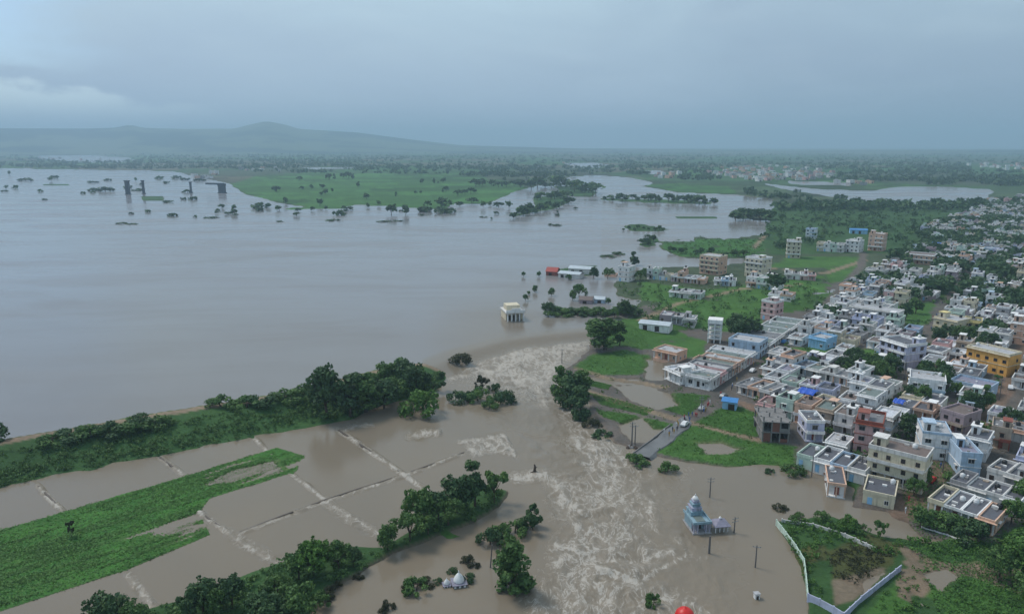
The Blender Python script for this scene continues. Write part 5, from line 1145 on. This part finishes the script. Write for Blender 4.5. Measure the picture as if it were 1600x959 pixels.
# blue tarpaulins stretched over roofs
def tarp(p0, p1, depth, zr, label):
    a = G(*p0, zr); b = G(*p1, zr); w = float(np.hypot(*(b - a))); ang = math.atan2(b[1] - a[1], b[0] - a[0]); n_ = 10; V = []; Fc = []
    for j in range(2):
        for iy in range(n_):
            for ix in range(n_):
                V.append((w * ix / (n_ - 1), depth * iy / (n_ - 1), (.9 * math.sin(math.pi * iy / (n_ - 1)) + .15 * math.sin(ix * 1.9) + .1 * math.cos(iy * 2.3 + ix)) + .05 * j))
    for j in range(2):
        for iy in range(n_ - 1):
            for ix in range(n_ - 1):
                k_ = j * n_ * n_ + iy * n_ + ix; q = (k_, k_ + 1, k_ + n_ + 1, k_ + n_); Fc.append(q if j else q[::-1])
    me = bpy.data.meshes.new('tarpaulin'); me.from_pydata(V, [], Fc); me.materials.append(M['bluesheet']); root = empty('tarpaulin', (a[0], a[1], zr), ang)
    link('sheet', me, root)
    for xx in (0.1, w - .1):
        for yy in (.1, depth - .1): c = MB(); c.tube([(xx, yy, -1.3), (xx, yy, .1)], [.05, .05], 5); c.build('prop', M['steel'], root)
    tag(root, label, 'tarpaulin')
tarp((1245, 612), (1270, 618), 6.5, 3.8, 'bright blue tarpaulin propped over the roof of the white terrace'); tarp((1394, 628), (1410, 632), 4.0, 4.2, 'blue tarpaulin sheet over a small roof by the tree-lined lane')
tarp((1458, 382), (1480, 383), 14, 7.0, 'big blue sheet over a roof in the upper town')

# temple with a stepped tower, standing in the flood
x, y = G(1096, 832, ZL); ang = math.radians(8); z0 = ZL
root = empty('temple', (x, y, z0), ang, .78); tag(root, 'blue-green temple with a stepped lavender tower standing in the brown flood', 'temple')
TE = M['teal_t'] = paint('temple_teal', (.24, .36, .42), .8, .6); LA = paint('temple_lavender', (.40, .40, .50), .8, .6)
c = MB(); c.box(-3.0, 3.0, -.6, 8.6, -1.5, .25); c.build('plinth', M['grey'], root)
c = MB(); c.box(-2.5, 2.5, 2.2, 8.0, .253, 3.2); c.build('wall', TE, root)
for sx in (-2.7, -1.5, 1.2, 2.4):
    for sy in (-.3, 1.0):
        c = MB(); c.box(sx, sx + .32, sy, sy + .32, .253, 3.2); c.build('column', LA, root)
c = MB(); c.box(-.65, .65, 2.14, 2.22, .26, 2.4); c.build('door', M['void'], root)
c = MB(); c.box(-3.0, 3.0, -.7, 8.3, 3.203, 3.45); rf = c.build('roof', TE, root)
c = MB(); c.box(-3.0, 3.0, -.7, -.45, 3.453, 4.0); c.box(-3.0, -2.75, -.447, 8.3, 3.453, 4.0); c.box(2.75, 3.0, -.447, 8.3, 3.453, 4.0); c.build('parapet', TE, rf)
c = MB(); c.box(-1.4, 1.4, .6, 4.2, 3.453, 3.62); c.build('roof_panel', M['roof_green'], rf)
for i, (hw, zz, hh) in enumerate(((1.95, 3.453, 1.5), (1.6, 4.953, 1.2), (1.25, 6.153, 1.1), (.9, 7.253, .9))):
    c = MB(); c.box(-hw, hw, 6.2 - hw, 6.2 + hw, zz, zz + hh - .2); c.box(-hw - .18, hw + .18, 6.2 - hw - .18, 6.2 + hw + .18, zz + hh - .197, zz + hh - .003)
    for q in (-.6, 0, .6): c.box(hw * q - .18, hw * q + .18, 6.2 - hw - .12, 6.2 - hw - .003, zz + .1, zz + hh - .3)
    c.build('tower_tier', LA if i % 2 else TE, root)
c = MB(); c.lathe([(.85, 8.15), (1.0, 8.5), (.8, 9.0), (.4, 9.35), (.15, 9.5), (.22, 9.7), (.05, 10.2)], 12, 0, 6.2); c.build('finial', M['white'], root, True)
x2, y2 = G(1124, 827, ZL); root = empty('pavilion', (x2, y2, z0), ang); tag(root, 'small open pavilion with pale sloping roof beside the blue-green temple', 'pavilion')
for sx in (-1.6, -.55, .5, 1.5):
    for sy in (-1.3, 1.3): c = MB(); c.box(sx, sx + .18, sy, sy + .18, -1.5, 1.7); c.build('column', M['white'], root)
c = MB(); c.lathe([(2.9, 1.7), (2.95, 1.85), (.5, 2.9), (.3, 3.0)], 4, 0, 0, True); c.build('roof', M['roof_lav'], root)
c = MB(); c.lathe([(.25, 2.95), (.35, 3.2), (.1, 3.55)], 8); c.build('finial', M['white'], root)
# twin white domed shrines
def shrine(p, s_, label):
    x, y = G(*p, ZL); root = empty('shrine', (x, y, ZL), .25, s_); tag(root, label, 'shrine', 'white domed shrines')
    c = MB(); c.box(-1.9, 1.9, -1.9, 1.9, -1.5, .75); c.build('wall', M['roof_dark'], root)
    for sx in (-1.7, -.3, 1.1):
        c = MB(); c.box(sx, sx + .6, -1.98, -1.903, -.2, .62); c.build('wall_panel', M['whitewash'], root)
    c = MB(); c.box(-2.2, 2.2, -2.2, 2.2, .753, .95); c.build('roof_slab', M['roof_lav'], root)
    c = MB(); c.lathe([(1.5, .95), (1.62, 1.25), (1.5, 1.8), (1.15, 2.5), (.75, 3.1), (.35, 3.55), (.16, 3.8), (.2, 3.95), (.06, 4.5)], 20); c.build('dome', M['whitewash'], root, True)
    return root
shrine((717, 912), .74, 'larger white shrine with tall pointed dome standing in the flood'); shrine((698, 914), .42, 'smaller white shrine with pointed dome beside the larger one')
T([(684, 912, 9, 'bush', 'leaf_dark'), (733, 908, 13, 'bush', 'leaf_dark'), (708, 896, 9, 'bush', 'leaf_dark')], 'dark bush hugging the two white shrines', 'bushes at the shrines')
# columned temple in the lake
x, y = G(806, 502, 0); root = empty('temple', (x, y, 0), math.radians(14)); tag(root, 'white columned temple with a flat pediment half drowned in the lake', 'temple')
c = MB(); c.box(-4.6, 4.6, 3.2, 14, -2, 4.2); c.build('wall', M['cream'], root)
for i in range(5): c = MB(); c.box(-4.5 + i * 2.1, -3.9 + i * 2.1, .2, .9, -2, 3.9); c.build('column', M['whitewash'], root)
for i in range(3): c = MB(); c.box(-3.4 + i * 2.6, -1.9 + i * 2.6, 3.12, 3.22, -1.5, 2.6); c.build('door', M['void'], root)
c = MB(); c.box(-5.1, 5.1, -.1, 14.3, 4.203, 4.8); rf = c.build('roof', M['offwhite'], root)
c = MB(); c.box(-5.1, 5.1, -.1, .4, 4.803, 6.0); c.box(-2.2, 2.2, -.1, .4, 6.003, 6.9); c.build('pediment', M['whitewash'], rf)
c = MB(); c.box(-3.6, 3.6, 5.5, 12.5, 4.803, 7.4); c.build('upper_room', M['cream'], root)
# red dome and white kiosk out in the flood
x, y = G(1069, 974, ZL); root = empty('canopy', (x, y, ZL), 0); tag(root, 'bright red domed canopy just clear of the flood', 'canopy')
c = MB(); c.lathe([(1.9, 1.5), (1.95, 1.75), (1.7, 2.6), (1.1, 3.2), (.4, 3.5), (.12, 3.55), (.08, 3.9)], 18); c.build('dome', M['redpaint'], root, True)
for q in range(6): c = MB(); aa = q * math.pi / 3; c.tube([(1.7 * math.cos(aa), 1.7 * math.sin(aa), -1), (1.7 * math.cos(aa), 1.7 * math.sin(aa), 1.6)], [.1, .1], 6); c.build('post', M['redpaint'], root)
x, y = G(1182, 934, ZL); root = empty('kiosk', (x, y, ZL), .15); tag(root, 'tiny white box-shaped kiosk alone in the flood', 'kiosk')
c = MB(); c.box(-.5, .5, -.45, .45, -1, 1.15); c.build('wall', M['whitewash'], root); c = MB(); c.box(-.62, .62, -.57, .57, 1.153, 1.28); c.build('roof', M['roof_pale'], root); c = MB(); c.box(-.25, .25, -.47, -.44, .0, .8); c.build('door', M['void'], root)
# stump with debris at the edge of the rapids
x, y = G(835, 738, ZL); root = empty('tree_stump', (x, y, ZL), 0); tag(root, 'dark broken stump catching foam at the edge of the rapids', 'stump')
c = MB(); c.tube([(0, 0, -1), (.05, 0, .8), (.15, .1, 1.9), (.0, .1, 2.5)], [.5, .42, .3, .2], 7); c.build('trunk', M['bark'], root); c = MB(); c.tube([(-1.2, -.2, -.1), (0, .1, .35), (1.3, .2, .0)], [.25, .3, .15], 6); c.tube([(.1, 0, 1.2), (.8, -.2, 1.9)], [.16, .06], 5); c.build('branch', M['bark'], root)

# utility poles
def pole(p, hpx, label, arms=1, lean=0.0, thick=.16):
    x, y = G(*p, ZL if p[1] > 560 else 0); z0 = max(terr1(x, y), wlev1(x, y)) - .5; rgm = math.sqrt(x * x + y * y + H * H); h = hpx * rgm / F / (math.hypot(x, y) / rgm) + .5
    root = empty('utility_pole', (x, y, z0), random.uniform(-.4, .4)); root.rotation_euler[1] = lean; tag(root, label, 'pole', 'utility poles')
    c = MB(); c.tube([(0, 0, -1), (0, 0, h)], [thick * 1.15, thick * .8], 7); c.build('post', M['pole'], root)
    for i in range(arms):
        zz = h - .35 - i * .8; c = MB(); c.box(-.9, .9, -.05 - thick, .05 - thick, zz - .06, zz + .06); cr = c.build('crossarm', M['steel'], root)
        for q in (-.8, 0, .8): c = MB(); c.lathe([(.06, zz + .06), (.08, zz + .15), (.04, zz + .26)], 6, q, -thick); c.build('insulator', M['stone'], cr)
pole((1180, 886), 30, 'leaning thin pole with one crossarm in the flood near the white kiosk', 1); pole((1108, 864), 24, 'thick dark post standing right in front of the blue-green temple', 0, 0, .26); pole((1109, 776), 28, 'pole with two crossarms behind the blue-green temple', 2); pole((1147, 832), 22, 'pole beside the small open pavilion', 2)
pole((766, 886), 32, 'bare thin pole by the line of drowned bushes', 0, .08); pole((987, 697), 34, 'taller of two poles on the debris mound by the wet road', 2, 0, .22); pole((992, 696), 28, 'shorter of two poles on the debris mound by the wet road', 1, 0, .18); pole((878, 560), 22, 'pole above the rapids below the big round tree', 1)
for p, h_, l_ in (((1268, 745), 30, 'pole at the pale green end of the dark-roofed terrace'), ((1472, 742), 30, 'pole on the earth street by the pale blue house'), ((1345, 742), 28, 'pole beside the small porch house in the flood'), ((1150, 600), 26, 'pole at the foot of the lane of terraces'), ((1095, 650), 26, 'pole along the wet road'), ((1560, 632), 28, 'pole on the earth street by the beige house'), ((1200, 556), 22, 'pole half way up the lane of terraces'), ((1412, 600), 24, 'pole on the tree-lined lane')): pole(p, h_, l_, 2)
x, y = G(989, 700, ZL); root = empty('debris_mound', (x, y, ZL), 0); tag(root, 'dark mound of debris round the foot of two poles', 'mound')
for i in range(9):
    c = MB(); aa = random.uniform(0, 6.28); q = random.uniform(.3, 1.6); c.lathe([(.5, -.6), (.75, .0), (.5, .45), (.2, .7)], 6, q * math.cos(aa), q * math.sin(aa)); c.build('rubble', M['stone' if i % 2 else 'bark'], root)

# bridge piers left standing in the upper lake
def pier(p, wpx, hpx, label, deck=None, depth=2.5):
    x, y = G(*p, 0); rgm = math.hypot(x, y); w = wpx * rgm / F; h = hpx * rgm / F
    root = empty('bridge_pier', (x, y, 0), math.radians(-18)); tag(root, label, 'bridge pier', 'bridge piers in the lake')
    c = MB(); c.box(-w / 2 - 1, w / 2 + 1, -1, depth + 1, -3, 1.4); c.build('footing', M['pier'], root)
    c = MB(); c.box(-w / 2, w / 2, 0, depth, 1.403, h - 1.8); c.build('shaft', M['pier'], root)
    c = MB(); c.box(-w / 2 - .7, w / 2 + .7, -.8, depth + .8, h - 1.797, h); c.build('cap', M['pier'], root)
    if deck:
        c = MB(); c.box(-deck * rgm / F, w / 2 + 1, .3, depth - .3, h + .003, h + 2.2); dk = c.build('deck_girder', M['pier'], root)
        c = MB(); c.box(-deck * rgm / F, w / 2 + 1, .3, .7, h + 2.203, h + 3.2); c.build('parapet', M['pier'], dk)
pier((199, 304), 6.0, 19, 'thickest dark bridge pier standing on a wide footing in the lake', None, 4); pier((224, 303), 3.0, 18.5, 'slim dark bridge pier beside the scrub islet'); pier((298, 302), 2.4, 16, 'slimmest lone bridge pier between the others'); pier((346, 302), 10.5, 12, 'broad bridge pier still carrying a stub of deck', 27, 5)

# compound walls of the lower right plot, built panel by panel
def wall(pts, h, mat, label, zl=-1.7, panel=3.0, th=.28, cap='offwhite', blue=()):
    P = [G(*p, zl) for p in pts]; x0, y0 = P[0]; root = empty('compound_wall', (x0, y0, -2.0), 0); tag(root, label, 'wall'); k_ = 0
    for a, b in zip(P[:-1], P[1:]):
        L = float(np.hypot(*(b - a))); n_ = max(1, round(L / panel)); ang = math.atan2(b[1] - a[1], b[0] - a[0])
        for i in range(n_):
            q = a + (b - a) * i / n_; hh = h + random.uniform(-.06, .06); c = MB(); c.box(.13, L / n_ - .13, -th / 2 + .05, th / 2 - .05, -.8, hh); o = c.build('panel', M['bluesheet'] if k_ in blue else mat, root); o.location = (q[0] - x0, q[1] - y0, 0); o.rotation_euler = (0, 0, ang)
            c = MB(); c.box(-.16, .126, -th / 2, th / 2, -.8, hh + .15); o = c.build('pillar', M[cap], root); o.location = (q[0] - x0, q[1] - y0, 0); o.rotation_euler = (0, 0, ang); k_ += 1
wall([(1213, 819), (1228, 838), (1243, 858), (1256, 880), (1259, 905), (1262, 936)], 1.5, M['palegreen'], 'pale green curved compound wall holding back the flood', cap='palegreen')
wall([(1262, 938), (1280, 946), (1302, 958), (1318, 968)], 1.9, M['lavender'], 'pale grey-lilac wall at the flood corner of the plot', cap='lavender', blue=(7, 8, 9))
wall([(1318, 966), (1345, 940), (1380, 912), (1408, 890)], 1.6, M['lavender'], 'straight grey-lilac wall between the plot and the muddy ground', cap='lavender', blue=(9, 10))
wall([(1222, 815), (1270, 822), (1320, 838), (1370, 860)], 1.1, M['offwhite'], 'low broken pale wall along the far side of the plot', cap='offwhite'); wall([(1440, 826), (1480, 838), (1515, 852)], .9, M['white'], 'low white garden wall in front of the low terrace', cap='white')
# people and vehicles gathered on the wet road
PM = None
def person_mesh():
    mb = MB(); mb.lathe([(.10, 0), (.12, .05), (.09, .1), (.11, .4), (.15, .75), (.19, .95), (.17, 1.1), (.21, 1.35), (.22, 1.45), (.10, 1.5), (.07, 1.53), (.10, 1.6), (.115, 1.68), (.09, 1.77), (.02, 1.80)], 8)
    for s_ in (-1, 1): mb.tube([(s_ * .2, 0, 1.43), (s_ * .27, .03, 1.15), (s_ * .25, .1, .85)], [.06, .05, .04], 5)
    return mb
pmats = [plain('shirt_' + n_, c, .9) for n_, c in (('white', (.6, .6, .6)), ('red', (.4, .05, .05)), ('blue', (.06, .12, .3)), ('dark', (.05, .05, .06)), ('ochre', (.4, .25, .06)))]
pms = [person_mesh().mesh('person', m_, True) for m_ in pmats]; pn_ = ['white', 'red', 'blue', 'dark', 'ochre']
RL = np.array(road)
for i in range(26):
    t_ = random.uniform(1.4, 3.9); k_ = int(t_); q = RL[k_] + (RL[min(k_ + 1, 4)] - RL[k_]) * (t_ - k_) if k_ < 4 else RL[4]
    k2 = i % 5; o = link('person', pms[k2]); o.location = (q[0] + random.uniform(-2, 2), q[1] + random.uniform(-1.2, 1.2), -1.13); o.rotation_euler = (0, 0, random.uniform(0, 6.28)); tag(o, f'person in {pn_[k2]} clothes standing on the wet road', 'person', 'onlookers on the wet road')
def car(p, ang, mat, label, z):
    x, y = p; root = empty('car', (x, y, z), ang); tag(root, label, 'car')
    c = MB(); prof = [(-2.0, .35), (-2.0, .85), (-1.6, .95), (-1.1, 1.45), (.7, 1.45), (1.2, .98), (1.95, .85), (2.0, .35)]
    n_ = len(prof); v = [(a_, -.82 + (.12 if b_ > 1.2 else 0), b_) for a_, b_ in prof] + [(a_, .82 - (.12 if b_ > 1.2 else 0), b_) for a_, b_ in prof]; c.v = v; c.f = [tuple(range(n_)), tuple(reversed(range(n_, 2 * n_)))] + [(i, i + n_, (i + 1) % n_ + n_, (i + 1) % n_) for i in range(n_)]
    c.build('body', mat, root)
    for s_ in (-1, 1): c = MB(); c.quad((-1.05, s_ * .79, 1.0), (1.0, s_ * .79, 1.0), (.65, s_ * .73, 1.38), (-.95, s_ * .73, 1.38)); c.build('side_window', M['pane'], root)
    c = MB(); c.quad((.74, -.66, 1.42), (.74, .66, 1.42), (1.22, .74, 1.0), (1.22, -.74, 1.0)); c.build('windscreen', M['pane'], root)
    for wx in (-1.25, 1.25):
        for wy in (-.8, .8): c = MB(); c.tube([(wx, wy - .1, .32), (wx, wy + .1, .32)], [.32, .32], 12); c.build('wheel', M['tank_black'], root)
ra = math.atan2(RL[3][1] - RL[2][1], RL[3][0] - RL[2][0])
car(RL[2] + (RL[3] - RL[2]) * .15 + np.array([1.0, -.6]), ra, M['tank_white'], 'white car stopped on the wet road among onlookers', -1.12); car(RL[3] + (RL[4] - RL[3]) * .3, ra, M['steel'], 'silver car parked on the wet road near the blue pump shed', -1.12)
sx_, sy_ = G(1578, 612, -1.3); car((sx_, sy_), 1.0, M['tank_white'], 'white car on the earth street below the orange building', terr1(sx_, sy_) + .02)

# vehicles and people in the lanes
for i, (p, an, mt, lb) in enumerate((((1130, 622), .85, 'steel', 'grey car at the foot of the lane of terraces'), ((1176, 583), .85, 'tank_white', 'white car half way up the lane of terraces'), ((1225, 538), .85, 'bluepaint', 'blue car near the sky blue house'), ((1420, 585), 1.1, 'tank_white', 'white car in the tree-lined lane'), ((1505, 688), .8, 'steel', 'grey car on the earth street beside the mauve-brown house'), ((1455, 752), .8, 'redpaint', 'red car on the earth street by the pale blue corner house'))):
    x, y = G(*p, -1.2); car((x, y), an, M[mt], lb, terr1(x, y) + .02)
for i in range(22):
    L_ = LANES[i % 3]; k_ = random.randrange(0, 3); t_ = random.random(); q = L_[k_] + (L_[k_ + 1] - L_[k_]) * t_ + np.array([random.uniform(-2, 2), random.uniform(-2, 2)]); k2 = i % 5
    o = link('person', pms[k2]); o.location = (q[0], q[1], terr1(*q) - .01); o.rotation_euler = (0, 0, random.uniform(0, 6.28)); tag(o, f'person in {pn_[k2]} clothes walking in ' + ('the earth street', 'the lane of terraces', 'the tree-lined lane')[i % 3], 'person', 'people in the town lanes')
# street trees that would read alike: told apart by their height
same = {}
for o in COL.objects:
    if o.parent is None and o.get('group') == 'trees among the houses': same.setdefault(o['label'], []).append(o)
for lb, os_ in same.items():
    if 2 <= len(os_) <= 12:
        os_.sort(key=lambda o: -o.scale[2])
        for k_, o in enumerate(os_): o['label'] = ('tallest ' if k_ == 0 else 'shortest ' if k_ == len(os_) - 1 else ORD[k_] + '-tallest ') + lb
# ------------------------------------------------------------------ haze: one closed box of even rain-damp air
mb = MB(); mb.box(-20500, 20500, -20500, 20500, -9, 460)
hm = bpy.data.materials.new('haze_air'); hm.use_nodes = True; ht = hm.node_tree; ht.nodes.clear()
pv = ht.nodes.new('ShaderNodeVolumePrincipled'); pv.inputs['Density'].default_value = 1.6e-4
pv.inputs['Color'].default_value = (.50, .69, .84, 1); pv.inputs['Anisotropy'].default_value = .1
ho = ht.nodes.new('ShaderNodeOutputMaterial'); ht.links.new(pv.outputs[0], ho.inputs['Volume'])
tag(mb.build('haze', hm), 'pale blue rain haze lying over the whole valley', 'haze', kind='stuff')
